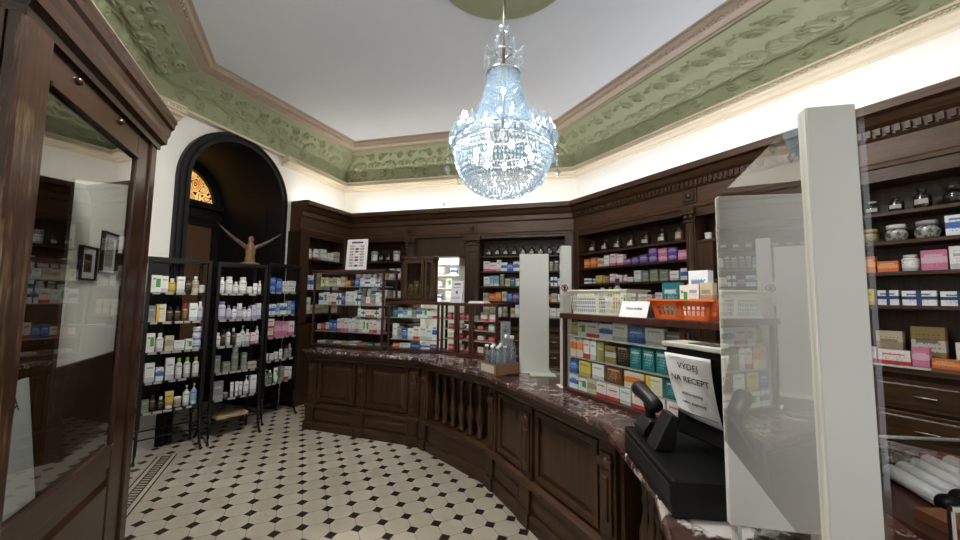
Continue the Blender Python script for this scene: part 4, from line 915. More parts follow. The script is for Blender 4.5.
row(FR, 1.72, 2.66, .04, 2.101, 'high shelf by fluted pilaster', [('jar', 'white', .06, .07, .06), ('flask', 'brown', .10, .17, .09, 'gold'), ('jar', 'white', .07, .10, .07)], GR, gap=.03)
row(FR, 1.86, 2.66, .04, 1.716, 'upper shelf behind acrylic divider', [('box', 'white', .12, .08, .08), ('box', 'wgreen', .12, .09, .08), ('box', 'wblue', .10, .13, .08)], GR, gap=.03)
row(FR, 1.86, 2.66, .04, 1.491, 'lower shelf behind acrylic divider', [('box', 'white', .12, .1, .08), ('box', 'cream', .12, .09, .08), ('box', 'wblue', .10, .12, .08)], GR, gap=.03)
row(FR, 1.86, 2.66, .0, 1.101, 'ledge behind acrylic divider', [('box', 'white', .14, .14, .1), ('box', 'wred', .12, .1, .08)], GR, gap=.05)
N3 = 'shelf beyond white post'; GN = 'stock on the shelves beyond the white post'
row(FR, 2.84, 3.33, .04, 2.126, 'top ' + N3, [('apoth', 'jarglass', .08, .10, .08, 'grey'), ('apoth', 'dark_glass', .08, .11, .08, 'black'), ('apoth', 'dark_glass', .085, .14, .085, 'black'), ('round', 'dark_glass', .11, .12, .11, 'black')], GN)
row(FR, 2.82, 3.34, .04, 1.926, 'second ' + N3, [('round', 'olive', .09, .10, .09, 'gold'), ('round', 'pebble', .115, .115, .11, 'white'), ('round', 'pebble', .12, .12, .11, 'grey'), ('box', 'wblue', .115, .13, .06)], GN)
row(FR, 2.82, 3.34, .04, 1.716, 'third ' + N3, [('box', 'orange', .075, .115, .06), ('box', 'orange', .10, .075, .06), ('flask', 'white', .085, .11, .08), ('box', 'pink', .11, .13, .06), ('box', 'white', .115, .145, .06)], GN)
row(FR, 2.82, 3.34, .03, 1.491, 'fourth ' + N3, [('box', 'yellow', .06, .11, .05), ('box', 'wnavy', .10, .10, .06), ('box', 'wnavy', .15, .095, .06), ('box', 'wnavy', .16, .09, .06)], GN)
row(FR, 2.84, 3.33, .12, 1.101, 'ledge beyond white post, rear', [('box', 'cream', .13, .21, .06), ('box', 'gold', .15, .25, .06), ('box', 'white', .11, .16, .06)], GN)
row(FR, 2.82, 3.34, .0, 1.101, 'ledge beyond white post, front', [('box', 'wpink', .06, .1, .05), ('box', 'wred', .15, .09, .06), ('box', 'pink', .075, .12, .06), ('box', 'orange', .11, .06, .06), ('box', 'red', .10, .05, .06)], GN)
G5 = 'stock on the front right bookcase'
row(F4, .02, .7, .04, 2.126, 'top shelf nearest the front', [('round', 'pebble', .11, .13, .1, 'grey'), ('apoth', 'dark_glass', .09, .14, .09, 'black'), ('round', 'pebble', .1, .12, .1, 'white')], G5, gap=.04)
row(F4, .02, .7, .04, 1.926, 'second shelf nearest the front', [('round', 'red_glass', .15, .125, .13, 'red'), ('box', 'ltblue', .1, .14, .06), ('round', 'pebble', .12, .12, .1, 'white')], G5, gap=.02)
row(F4, .02, .7, .04, 1.716, 'third shelf nearest the front', [('box', 'wyellow', .12, .16, .06), ('box', 'white', .1, .13, .06), ('box', 'wred', .12, .12, .06)], G5, gap=.01)
row(F4, .02, .7, .03, 1.491, 'fourth shelf nearest the front', [('box', 'green', .12, .14, .06), ('box', 'wpink', .1, .1, .05), ('box', 'white', .12, .1, .06)], G5, gap=.01)
row(F4, .02, .7, .03, 1.101, 'ledge nearest the front', [('box', 'wpink', .14, .22, .06), ('box', 'white', .12, .2, .06), ('box', 'wblue', .12, .18, .06)], G5, gap=.01)
row(((*bwp(1.5, 2.0), 0), ab), -.85, .85, .03, 1.46, 'third white back room shelf', [('box', 'white', .14, .18, .1), ('box', 'wblue', .14, .12, .1), ('box', 'white', .14, .2, .1), ('box', 'cream', .14, .15, .1), ('box', 'white', .14, .18, .1), ('box', 'worange', .14, .16, .1), ('box', 'white', .14, .17, .1)], 'boxes in the back room')
row(((*bwp(1.5, 2.0), 0), ab), -.85, .85, .03, 1.73, 'second white back room shelf', [('box', 'white', .14, .18, .1), ('box', 'white', .14, .14, .1), ('box', 'wgreen', .14, .2, .1), ('box', 'white', .14, .15, .1), ('box', 'worange', .14, .2, .1), ('box', 'white', .14, .16, .1), ('box', 'orange', .14, .17, .1)], 'boxes in the back room')
row(((*bwp(1.5, 2.0), 0), ab), -.85, .85, .03, 2.01, 'top white back room shelf', [('box', 'white', .14, .14, .1), ('box', 'white', .14, .18, .1), ('box', 'wblue', .14, .15, .1), ('box', 'white', .14, .18, .1), ('box', 'worange', .14, .16, .1), ('box', 'white', .14, .17, .1)], 'boxes in the back room')
for o in list(COL.objects):
    if o.get('label') == 'white box, fifth from left on third shelf beyond white post': text('lettering', 'C', .45, o, (0, -.5005, .42), (pi / 2, 0, 0), 'ink', .0005)
# papers on the right ledge
b = MB(); b.box(-.16, -.04, 0, .16, .05, .004); o = b.build('paper_sheet', 'paper'); o.location = (3.452, .90, 1.101); o.rotation_euler = (0, 0, radians(-84)); o.location = (3.44, 1.0, 1.101); tag(o, 'white paper sheet lying on the ledge beyond the white post', 'paper')

# ------------------------------------------------------------------ signs on the cases
def board(name, label, cat, p, rz, w, h, t, mat, tilt=0, z=0, group=None):
    r = thing(name, label, cat, (p[0], p[1], z), rz, group, tilt=(tilt, 0))
    b = MB(); b.box(-w / 2, 0, 0, w / 2, t, h); b.build('sheet', mat, r); return r
r = board('eyewear_poster', 'white poster with rows of spectacles standing on the tall glass case', 'poster', (.56, 4.60), radians(-43), .29, .375, .006, 'paper', radians(-4), 1.826)
b = MB(); b.box(-.08, -.001, .325, .08, 0, .345); b.build('heading', 'ink', r)
for k in range(8):
    b = MB()
    for sx in (-1, 1):
        b.tube([(sx * .075 + .027 * cos(a * pi / 4), -.0008, .29 - k * .034 + .008 * sin(a * pi / 4)) for a in range(9)], .0035, 4); b.box(sx * .04 - .02, -.001, .288 - k * .034, sx * .04 + .02, 0, .292 - k * .034)
    b.box(-.022, -.001, .278 - k * .034, .022, 0, .300 - k * .034) if k % 3 else None
    b.build('printed_spectacles', 'ink' if k % 2 else 'inkred', r)
r = board('leaflet_stand', 'grey leaflet leaning on top of the corner glass case', 'sign', (1.50, 3.70), radians(-52), .145, .245, .008, 'greypaper', radians(-10), 1.452)
b = MB(); b.box(-.04, -.001, .20, .04, 0, .215); b.box(-.05, -.001, .165, .05, 0, .17); b.box(-.012, -.001, .10, .012, 0, .13); b.box(-.05, -.001, .06, .05, 0, .064); b.box(-.05, -.001, .045, .05, 0, .049); b.build('print', 'ink', r)
b = MB(); b.box(-.10, -.06, 0, .10, .06, .015); b.box(-.09, -.055, .015, .085, .05, .022); o = b.build('paper_pile', 'paper'); o.location = (1.68, 3.48, 1.451); o.rotation_euler = (0, 0, c3a); tag(o, 'thin pile of white paper on the corner glass case', 'paper')
r = board('notice_sheet', 'grey printed sheet hung on the end of the corner glass case', 'sign', (1.858, 3.232), radians(29), .18, .25, .004, 'greypaper', 0, 1.02)
b = MB()
for z, w in ((.20, .04), (.165, .09), (.15, .07), (.115, .08), (.10, .06)): b.box(-w / 2, -.001, z, w / 2, 0, z + .007)
b.build('print', 'ink', r)
b = MB(); b.box(-.045, -.02, 0, .045, .02, .006); o = b.build('card_reader', 'plastic_black'); o.location = (1.52, 2.53, .901); o.rotation_euler = (0, 0, -.3); tag(o, 'thin black card pad lying on the marble beside the water bottles', 'pad')
b = MB(); b.box(-.10, -.06, 0, .10, .06, .006); o = b.build('paper_tray', plain('pale_green_paper', (.45, .50, .40), .6)); o.location = (1.74, 2.44, .901); o.rotation_euler = (0, 0, -.5); tag(o, 'pale paper pad lying on the marble at the foot of the white panel', 'paper')
# prohibition sign
r = board('prohibition_sign', 'small white sign with a red crossed circle on the white post', 'sign', (1.605, 1.995), radians(-22), .055, .085, .003, 'paper', 0, 1.53)
b = MB(); n = 20; b.tube([(.021 * cos(2 * pi * k / n), -.001, .05 + .021 * sin(2 * pi * k / n)) for k in range(n + 1)], .0035, 5); b.tube([(-.015, -.001, .065), (.015, -.001, .035)], .003, 5); b.build('red_ring', 'inkred', r)
b = MB(); b.box(-.006, -.001, .036, .006, 0, .064); b.box(-.012, -.0008, .05, .012, 0, .056); b.build('symbol', 'ink', r)

# ------------------------------------------------------------------ white dividers
def white_post(label, p, q, z0, z1, t=.05):
    L = hypot(q[0] - p[0], q[1] - p[1]); r = thing('divider_post', label, 'divider', (p[0], p[1], z0), ang(p, q))
    b = MB(); b.box(0, 0, 0, L, t, z1 - z0); b.build('panel', 'white_panel', r, bev=.002)
    b = MB(); b.box(-.02, -.02, 0, L + .02, t + .03, .006); b.build('foot_plate', 'white_panel', r); return r
white_post('tall white panel standing on the marble beside the water bottles', (1.632, 2.613), (1.842, 2.493), .90, 1.88)
white_post('narrow white post standing behind the white plastic basket', (1.63, 1.985 + .07), (1.695, 2.03), .90, 1.88)
r = thing('acrylic_divider', 'near white post with a clear acrylic sheet joined to a white board', 'divider', (.632, .252, .90), 0)
M0 = Vector((.632, .252))
def dv(p): return (p[0] - M0.x, p[1] - M0.y)
b = MB(); p, q = Vector((.637, .253)), Vector((.685, .2155)); d = (q - p).normalized(); nn = Vector((-d.y, d.x)) * .02
p2, q2 = p + nn, q + nn
b.prism([dv(p), dv(q), dv(q2), dv(p2)], .88, lambda a, c, z: (a, c, z)); b.build('post', 'white_panel', r, bev=.002)
b = MB(); p, q = Vector((.985, .587)), Vector((1.155, .46)); d = (q - p).normalized(); nn = Vector((-d.y, d.x)) * .02
b.prism([dv(p), dv(q), dv(q + nn), dv(p + nn)], .835, lambda a, c, z: (a, c, .045 + z)); b.build('board', 'white_panel', r, bev=.002)
for t_ in (.08, .9):
    c_ = dv(p.lerp(q, t_) + nn * .5); b = MB(); b.box(c_[0] - .008, c_[1] - .008, 0, c_[0] + .008, c_[1] + .008, .046); b.build('foot', 'white_panel', r)
b = MB(); p, q = Vector((.978, .589)), Vector((.639, .263)); d = (q - p).normalized(); nn = Vector((-d.y, d.x)) * .004
b.prism([dv(p), dv(q), dv(q + nn), dv(p + nn)], .62, lambda a, c, z: (a, c, .25 + z)); b.build('acrylic_sheet', 'acrylic', r)
b = MB(); p, q = Vector((.686, .2147)), Vector((.692, .2105)); d = (q - p).normalized(); nn = Vector((-d.y, d.x)) * .004
b.prism([dv(p), dv(q), dv(q + nn), dv(p + nn)], .885, lambda a, c, z: (a, c, z)); b.build('acrylic_edge', 'acrylic', r)
# round clear tray near the divider
r = thing('coin_tray', 'clear round coin tray with a coloured label under the divider board', 'tray', (1.085, .47, .901), radians(-25))
b = MB(); b.lathe([(0, 0), (.10, 0), (.108, .006), (.104, .02), (.098, .02), (.10, .008), (0, .006)], 32); b.build('dish', 'jarglass', r)
b = MB(); b.box(-.07, -.055, .0065, .07, .03, .008); b.build('label_insert', pack_mat('worange'), r)

def pet_mat():
    m = crystal('pet_plastic', (.62, .72, .78)); m.node_tree.nodes['Mix Shader.001'].inputs[0].default_value = .36; return m
# ------------------------------------------------------------------ water bottles in a cardboard tray
TA = radians(-82); r = thing('cardboard_tray', 'open brown cardboard tray holding clear water bottles on the marble', 'tray', (1.315, 2.76, .901), TA)
r.location = (1.345, 2.775, .901); w, d, h = .235, .235, .085
b = MB(); b.box(0, 0, 0, w, d, .006); b.box(0, 0, 0, w, .006, h); b.box(0, d - .006, 0, w, d, h); b.box(0, 0, 0, .006, d, h); b.box(w - .006, 0, 0, w, d, h); b.build('tray_body', 'cardboard', r)
b = MB(); b.box(.03, -.0015, .015, w - .03, 0, h - .012); b.build('paper_label', plain('tray_label', (.45, .42, .36), .7), r)
M = MAT(r); k = 0
WB = um('wb', lambda: mesh_of('water_bottle', (lambda b: b.lathe([(.0, 0), (.030, 0), (.033, .01), (.033, .05), (.030, .06), (.033, .07), (.033, .12), (.030, .13), (.032, .14), (.026, .165), (.014, .19), (.012, .2), (.012, .21)], 14))(MB()), pet_mat()))
WC = um('wc', lambda: mesh_of('cap', (lambda b: b.lathe([(0, .205), (.016, .205), (.016, .225), (0, .225)], 12))(MB()), cap_mat('white')))
names = [('front left corner', 0, 0), ('front row, second', 1, 0), ('front right corner', 2, 0), ('middle row, left', 0, 1), ('centre of the tray', 1, 1), ('middle row, right', 2, 1), ('back left corner', 0, 2), ('back row, centre', 1, 2), ('back right corner', 2, 2)]
for nm, i, j in names:
    o = bpy.data.objects.new('water_bottle', WB); COL.objects.link(o); c = bpy.data.objects.new('cap', WC); COL.objects.link(c); c.parent = o
    big = j == 2 and i > 0
    o.location = M @ Vector((.043 + i * .074, .045 + j * .072, .007)); o.scale = (1.12, 1.12, 1.3) if big else (1, 1, .95)
    tag(o, f'clear water bottle with white cap in cardboard tray, {nm}', 'bottle', 'water bottles in the cardboard tray')

# ------------------------------------------------------------------ baskets and tent card on the case
ZT = 1.411
def basket(label, name, loc, rz, w, d, h, mat, lat, flare=.015):
    r = thing(name, label, 'basket', loc, rz); b = MB()
    b.box(-w / 2 + flare, -d / 2 + flare, 0, w / 2 - flare, d / 2 - flare, .006); b.build('bottom', mat, r)
    sides = [((-w / 2, -d / 2), (w / 2, -d / 2)), ((w / 2, -d / 2), (w / 2, d / 2)), ((w / 2, d / 2), (-w / 2, d / 2)), ((-w / 2, d / 2), (-w / 2, -d / 2))]
    for p, q in sides:
        b = MB(); P, Q = Vector(p), Vector(q); L = (Q - P).length; dr_ = (Q - P) / L; nn = Vector((dr_.y, -dr_.x))
        def pt(u, z, o=0):
            s = z / h; i = flare * (1 - s); c = P + dr_ * (u * (1 - 2 * i / L) + i) - nn * (i - o); return (c.x, c.y, z)
        def bar(u0, u1, z0, z1, t=.003):
            vs = [pt(u0, z0), pt(u1, z0), pt(u1, z1), pt(u0, z1), pt(u0, z0, -t), pt(u1, z0, -t), pt(u1, z1, -t), pt(u0, z1, -t)]
            b.faces(vs, [(0, 1, 2, 3), (7, 6, 5, 4), (0, 4, 5, 1), (1, 5, 6, 2), (2, 6, 7, 3), (3, 7, 4, 0)])
        if lat == 'grid':
            n = max(4, int(L / .017)); bar(0, L, 0, .012); bar(0, L, h - .018, h)
            for k in range(n + 1): u = k * (L - .006) / n; bar(u, u + .0042, .012, h - .018)
            for k in range(1, 5): z = .012 + (h - .03) * k / 5; bar(0, L, z - .002, z + .002)
            bar(L / 2 - .014, L / 2 + .014, .012, h - .018)
        else:
            n = max(4, int(L / .021)); bar(0, L, 0, h * .22); bar(0, L, h * .68, h); bar(0, L, h * .46, h * .52)
            for k in range(n + 1): u = k * (L - .008) / n; bar(u, u + .008, h * .22, h * .68)
            bar(0, .03, .0, h); bar(L - .03, L, 0, h); bar(L / 2 - .018, L / 2 + .018, 0, h)
        b.build('side', mat, r)
    b = MB(); o = .012
    for a in ((-w / 2 - o, -d / 2 - o, w / 2 + o, -d / 2 + .002), (-w / 2 - o, d / 2 - .002, w / 2 + o, d / 2 + o), (-w / 2 - o, -d / 2, -w / 2 + .002, d / 2), (w / 2 - .002, -d / 2, w / 2 + o, d / 2)): b.box(a[0], a[1], h - .006, a[2], a[3], h + .003)
    b.build('rim', mat, r); return r
ba = radians(-78)
basket('white plastic lattice basket of boxes on the case behind the register', 'white_basket', (1.74, 1.74, ZT), ba, .40, .24, .15, 'white_plastic', 'grid')
MW = Matrix.Translation((1.74, 1.74, ZT)) @ Matrix.Rotation(ba, 4, 'Z')
for k in range(5):
    o = prod('box', ('ltblue', 'wblue', 'ltblue', 'wblue', 'white')[k], .17, .1, .024); o.location = MW @ Vector((-.085, -.04, .008 + k * .0245)); o.rotation_euler = (0, 0, ba)
    tag(o, f'flat {"light blue" if k in (0, 2) else "white"} box, {("lowest", "second", "third", "fourth", "topmost")[k]} of the pile in the white basket', 'box', 'boxes in the white basket')
for k in range(3):
    o = prod('box', ('white', 'cream', 'wgreen')[k], .05, .08, .10 + .02 * k); o.location = MW @ Vector((.05 + k * .052, -.03, .008)); o.rotation_euler = (0, 0, ba)
    tag(o, f'upright {("white", "cream", "white and green")[k]} box in the right half of the white basket', 'box', 'boxes in the white basket')
o = prod('bottle', 'sage', .05, .05, .22, 'black'); o.location = MW @ Vector((.03, .065, .008)); tag(o, 'grey green bottle with black cap standing in the back of white basket', 'bottle')
basket('orange plastic slotted basket of boxes on the case behind the register', 'orange_basket', (1.735, 1.185, ZT), radians(-80), .29, .24, .095, 'orange_plastic', 'slot', .02)
MO = Matrix.Translation((1.735, 1.185, ZT)) @ Matrix.Rotation(radians(-80), 4, 'Z')
for kd, key, x, y, w_, d_, h_, lb in (('box', 'teal', -.075, -.02, .085, .05, .175, 'tall teal box standing in the orange basket'), ('box', 'wgreen', -.005, -.03, .04, .05, .16, 'slim white and green box standing in the orange basket'), ('box', 'white', .04, -.035, .05, .05, .165, 'plain white box standing in the middle of orange basket'), ('box', 'wblue', .025, .06, .09, .06, .235, 'tallest white and blue box at the back of orange basket'), ('box', 'cream', .095, -.03, .055, .05, .17, 'cream box at the right end of the orange basket')):
    o = prod(kd, key, w_, d_, h_); o.location = MO @ Vector((x, y, .007)); o.rotation_euler = (0, 0, radians(-80)); tag(o, lb, 'box')
r = thing('tent_card', 'folded white tent card between the white and orange baskets', 'sign', (1.60, 1.425, ZT), radians(-72))
b = MB(); w, h, dp = .15, .085, .05
vs = [(-w / 2, 0, 0), (w / 2, 0, 0), (w / 2 - .0, dp, h), (-w / 2, dp, h), (-w / 2, .0025, 0), (w / 2, .0025, 0), (w / 2, dp + .0015, h - .002), (-w / 2, dp + .0015, h - .002), (-w / 2, 2 * dp, 0), (w / 2, 2 * dp, 0), (w / 2, 2 * dp - .0025, 0), (-w / 2, 2 * dp - .0025, 0)]
b.faces(vs, [(0, 1, 2, 3), (4, 7, 6, 5), (3, 2, 9, 8), (7, 11, 10, 6), (0, 4, 5, 1), (8, 9, 10, 11)]); b.build('folded_card', 'paper', r, fix=False)
text('lettering', 'Novinka', .026, r, (0, dp * .52 - .0012, h * .55), (atan2(h, dp), 0, 0))

# ------------------------------------------------------------------ register with monitor, scanner and notice
ra_ = ang((1.06, .99), (.94, .72)); r = thing('cash_register', 'black cash register with angled screen standing on the marble corner', 'register', (1.175, 1.095, .90), ang((1.18, 1.10), (.955, .725)))
# local x runs along the counter edge towards the viewer, local y into the counter
b = MB(); b.box(0, 0, .0, .44, .38, .105); b.build('drawer_base', 'plastic_black', r, bev=.006)
b = MB(); b.box(.01, -.004, .03, .43, 0, .085); b.build('drawer_front', 'plastic_dark', r, bev=.002)
# screen on a swivel, turned towards the shop
SA = radians(-97); SM = Matrix.Translation((1.17, .885, 1.005)) @ Matrix.Rotation(SA, 4, 'Z')   # local x: along the screen, local y: away from the shop
def sb(b, name, mat, par, bev=0): b.bm.transform(SM); return b.build(name, mat, par, True, bev)
b = MB(); b.prism([(.03, .04), (.16, .04), (.19, .335), (.0, .34), (-.008, .325), (.045, .15)], .31, lambda a, z, d: (d - .01, a, z)); sb(b, 'screen_housing', 'plastic_black', r, .006)
b = MB(); b.prism([(.05, 0), (.17, 0), (.14, .06), (.07, .06)], .2, lambda a, z, d: (d + .1, a, z)); sb(b, 'swivel_foot', 'plastic_dark', r, .004)
b = MB(); b.box(-.02, -.014, .338, .31, .095, .354); sb(b, 'top_strip', 'plastic_light', r, .003)
for xa, xb in ((.07, .17), (.24, .295)): b = MB(); b.box(xa, .01, .3542, xb, .07, .356); sb(b, 'vent', 'plastic_dark', r)
nt_ = thing('notice', 'curling white prescription notice hung on the black register screen', 'sign', SM.translation, SA, tilt=(0, 0))
def curl(t): return -.020 + .022 * t + .030 * t * t
b = MB(); n = 12; vs, fs = [], []; NT, NH, NW = .318, .205, .175
for k in range(n):
    t = k / (n - 1); z = NT - NH * t
    for x in (.0, NW / 2, NW): vs.append((x + .012 * t * (1 if x == 0 else -.4), curl(t) - .006 * sin(x * 15) * t, z - .012 * t * (x / NW)))
for k in range(n - 1):
    for j in (0, 1): fs.append((3 * k + j, 3 * k + j + 1, 3 * k + j + 4, 3 * k + j + 3))
b.faces(vs, fs, True); o = b.build('sheet', 'paper', nt_); md = o.modifiers.new('thick', 'SOLIDIFY'); md.thickness = .0008
def onsheet(z, x=.09): t = (NT - z) / NH; return Vector((x, curl(t) - .0062 * t - .0026, z - .006 * t)), (pi / 2 + .10 + .28 * t, radians(2), 0)
for s_, z, sz in (('VÝDEJ', .281, .029), ('NA RECEPT', .239, .028), ('elektronický', .193, .0155), ('nebo papírový', .165, .0155)):
    text('lettering', s_, sz, nt_, *onsheet(z), mat='ink' if sz < .02 else 'inkdark')
for z in (NT - .010, NT - NH + .016):
    p_, r_ = onsheet(z); b = MB(); b.box(-.075, -.0012, -.0006, .075, .0002, .0006); b.bm.transform(Matrix.Rotation(r_[0] - pi / 2, 4, 'X')); o = b.build('border_line', 'ink', nt_); o.location = p_
r2 = r
# hand scanner on its stand
r = thing('barcode_scanner', 'black hand scanner resting on its stand in front of the notice', 'scanner', MAT(r2) @ Vector((.075, .075, .1055)), r2.rotation_euler[2])
b = MB(); b.prism([(-.05, 0), (.055, 0), (.045, .03), (.01, .06), (-.02, .06), (-.045, .025)], .09, lambda a, z, d: (d - .045, a, z)); b.build('stand', 'plastic_dark', r, bev=.006)
b = MB(); b.tube([(0, 0, .055), (.002, -.004, .085), (.004, -.008, .112)], [.019, .017, .02], 10); b.build('grip', 'plastic_black', r)
b = MB(); b.tube([(.058, .004, .108), (.04, 0, .116), (-.01, -.012, .136), (-.05, -.022, .150), (-.062, -.024, .154)], [.022, .027, .027, .031, .029], 12); b.build('head', 'plastic_dark', r)
r = thing('payment_terminal', 'small dark card terminal leaning below the notice on the register', 'terminal', MAT(r2) @ Vector((.21, .06, .1055)), r2.rotation_euler[2])
b = MB(); b.prism([(-.04, 0), (.03, 0), (.045, .11), (.02, .12)], .075, lambda a, z, d: (d - .0375, a, z)); b.build('housing', 'plastic_dark', r, bev=.004)
b = MB(); b.tube([(0, 0, 0), (.01, -.05, .10), (.02, -.06, .16), (.02, -.03, .20), (.03, .02, .15), (.05, .03, .02)], .004, 8)
o = b.build('cable', 'plastic_black'); o.location = MAT(r2) @ Vector((.43, .30, .106)); tag(o, 'black cable looping beside the register screen', 'cable')

# ------------------------------------------------------------------ glazed wooden vestibule on the left wall
VX = -.90; V0, V1 = 1.74, 2.99
r = thing('glazed_vestibule', 'worn wooden glazed vestibule with a heavy cornice on the left wall', 'cabinet', (VX, V0, 0), pi / 2)
# local x = along the wall (away from viewer), local y = towards the wall
L = V1 - V0; D = -(WALL[0][0]) + VX - .005; D = abs(-1.475 - VX)
b = MB(); b.box(-.02, -.02, 0, .14, .03, 2.46); b.build('corner_post', 'worn', r, bev=.008)
b = MB(); b.box(L - .255, .0, 0, L - .085, .03, 2.46); b.box(L - .085, -.012, 0, L, .05, 2.46); b.build('end_post', 'vest', r, bev=.006)
b = MB(); b.box(.14, 0, 0, L - .255, .03, .10); b.build('plinth_rail', 'wornx', r); b = MB(); b.box(.14, 0, .56, L - .255, .035, .68); b.box(.14, -.012, .655, L - .255, .0, .69); b.build('lower_rail', 'wornx', r, bev=.006)
b = MB(); b.box(.14, .008, .1, L - .255, .028, .56); b.raised(.24, .15, L - .255, .51, .008, .012, .035); b.build('lower_panel', 'wornx', r, bev=.003)
b = MB(); b.box(.14, 0, 2.29, L - .255, .03, 2.46); b.box(.17, -.01, 2.285, L - .245, .0, 2.31)
for x in (.35, .75): b.ball((x, -.002, 2.40), .018, 8, 6)
b.build('upper_rail', 'wornx', r, bev=.004)
b = MB(); b.box(.14, .012, .68, L - .255, .018, 2.29); b.build('glass_pane', 'vglass', r)
VP = [(VX, V0), (VX, V1)]
vpth = [(-1.475, V0), (VX, V0), (VX, V1), (-1.475, V1)]
VC = [(.0, 2.44), (-.02, 2.44), (-.022, 2.47), (-.045, 2.49), (-.048, 2.53), (-.056, 2.555), (-.06, 2.59), (-.072, 2.61), (-.075, 2.64), (-.082, 2.655), (-.082, 2.675), (.05, 2.68), (.05, 2.44)]
MB().sweep([(-o, z) for o, z in VC], vpth[::-1]).build('cornice', 'wornx', r, True)
b = MB(); b.box(.0, .03, 2.36, L, D, 2.40); b.build('roof_panel', 'wood', r)
b = MB(); b.box(0, D - .02, 0, L, D, 2.36); b.build('back_panel', 'wood', r)
b = MB(); b.box(-.02, .03, 0, .03, D, 2.46); b.build('front_panel', 'worn', r)
b = MB(); b.box(-.035, .10, .75, -.02, D - .04, 2.34); b.box(-.03, .14, .8, -.022, D - .08, 2.29); b.build('front_molding', 'worn', r, bev=.004)
b = MB(); b.box(L - .04, D - .22, 0, L, D - .02, 2.36); b.box(L - .04, .03, 2.18, L, D - .2, 2.36); b.box(L - .04, .03, 0, L, D - .2, .12); b.build('end_jamb', 'wood', r)
r = thing('leaning_board', 'white board with a letter leaning inside the glazed vestibule', 'sign', (-1.17, 2.70, .02), radians(100), tilt=(radians(-6), 0))
b = MB(); b.box(-.20, 0, 0, .20, .02, 1.03); b.build('sheet', plain('board_white', (.55, .56, .58), .5), r)
text('lettering', 'A', .10, r, (.02, -.002, .92), (pi / 2, 0, 0))
# wainscot and pictures on the left wall beyond the vestibule
b = MB(); b.box(-1.478, 3.04, 0, -1.462, 4.50, .97); b.box(-1.478, 3.04, .97, -1.452, 4.50, 1.0); struct(b.build('trim_5', 'wood'))
for y0, y1, z0, z1, lb, md in ((3.64, 3.87, 1.60, 1.855, 'small black framed picture with a white mat seen through the vestibule', 'dark'), (3.945, 4.195, 1.665, 2.01, 'larger black framed document seen through the vestibule glass', 'sage'), (4.265, 4.40, 1.615, 1.86, 'black framed picture partly hidden by the vestibule end post', 'dark')):
    r = thing('framed_picture', lb, 'picture', (-1.475, (y0 + y1) / 2, z0), pi / 2, 'framed pictures on the left wall'); w = y1 - y0; h = z1 - z0
    b = MB(); b.frame(-w / 2, 0, w / 2, h, -.025, 0, .014); b.build('frame', 'black', r)
    b = MB(); b.box(-w / 2 + .01, -.012, .01, w / 2 - .01, -.001, h - .01); b.build('mat_board', 'paper', r)
    b = MB(); b.box(-w / 2 + .06, -.013, .06, w / 2 - .06, -.0121, h - .06); b.build('print', pack_mat(md), r)

# ------------------------------------------------------------------ crystal chandelier
CX, CY = 1.223, 2.186
r = thing('crystal_chandelier', 'large crystal chandelier glowing bluish white below the ceiling rose', 'chandelier', (CX, CY, 2.21))
Zc = lambda z: z - 2.21
b = MB(); b.tube([(0, 0, Zc(3.90)), (0, 0, Zc(3.28))], .009); b.tube([(0, 0, Zc(3.3)), (0, 0, Zc(2.55))], .012); b.build('rod', plain('pewter', (.30, .27, .22), .35, 1), r)
b = MB(); b.lathe([(0, 0), (.03, .005), (.045, .03), (.035, .06), (.02, .075), (.03, .09), (0, .1)], 12, (0, 0, Zc(3.41))); b.build('crystal_ball', 'crystal', r)
MT['silver'] = plain('silver', (.6, .6, .58), .25, 1)
for zz, rad, tr in ((3.10, .115, .008), (2.68, .215, .008), (2.60, .34, .008), (2.54, .335, .007), (3.27, .06, .008)):
    b = MB(); b.tube([(rad * cos(2 * pi * k / 40), rad * sin(2 * pi * k / 40), Zc(zz)) for k in range(41)], tr, 6); b.build('ring_frame', 'silver', r)
def gem(b, c, w, h, rot=0):       # eight sided drop
    n = 5; vs = [(c[0], c[1], c[2] + h / 2)]
    for k in range(n): vs.append((c[0] + w * cos(2 * pi * k / n + rot), c[1] + w * sin(2 * pi * k / n + rot), c[2] + h * .08))
    vs.append((c[0], c[1], c[2] - h / 2))
    b.faces(vs, [(0, 1 + k, 1 + (k + 1) % n) for k in range(n)] + [(n + 1, 1 + (k + 1) % n, 1 + k) for k in range(n)])
for k in range(8):           # upper crown: arms with hanging drops
    a = 2 * pi * k / 8; b = MB()
    b.tube([(.06 * cos(a), .06 * sin(a), Zc(3.27)), (.11 * cos(a), .11 * sin(a), Zc(3.25)), (.145 * cos(a), .145 * sin(a), Zc(3.29))], .005, 6)
    for z, w in ((3.26, .010), (3.235, .009), (3.21, .010), (3.17, .018)): gem(b, (.145 * cos(a), .145 * sin(a), Zc(z)), w, .034 if w < .015 else .06, a)
    for z in (3.20, 3.16, 3.13): gem(b, (.118 * cos(a), .118 * sin(a), Zc(z)), .010, .03, a)
    gem(b, (.07 * cos(a), .07 * sin(a), Zc(3.33)), .014, .09, a); b.build('crown_arm', 'crystal', r)
nst = 48                      # long bead strands from the waist to the rim
for g in range(12):
    b = MB()
    for k in range(4):
        a = 2 * pi * (g * 4 + k) / nst
        for j in range(17):
            t = j / 16; z = 3.10 - .42 * t; rad = .105 + .115 * t ** 1.4
            gem(b, (rad * cos(a), rad * sin(a), Zc(z)), .0125 + .002 * t, .034, a + j)
    b.build('bead_strand', 'crystal', r)
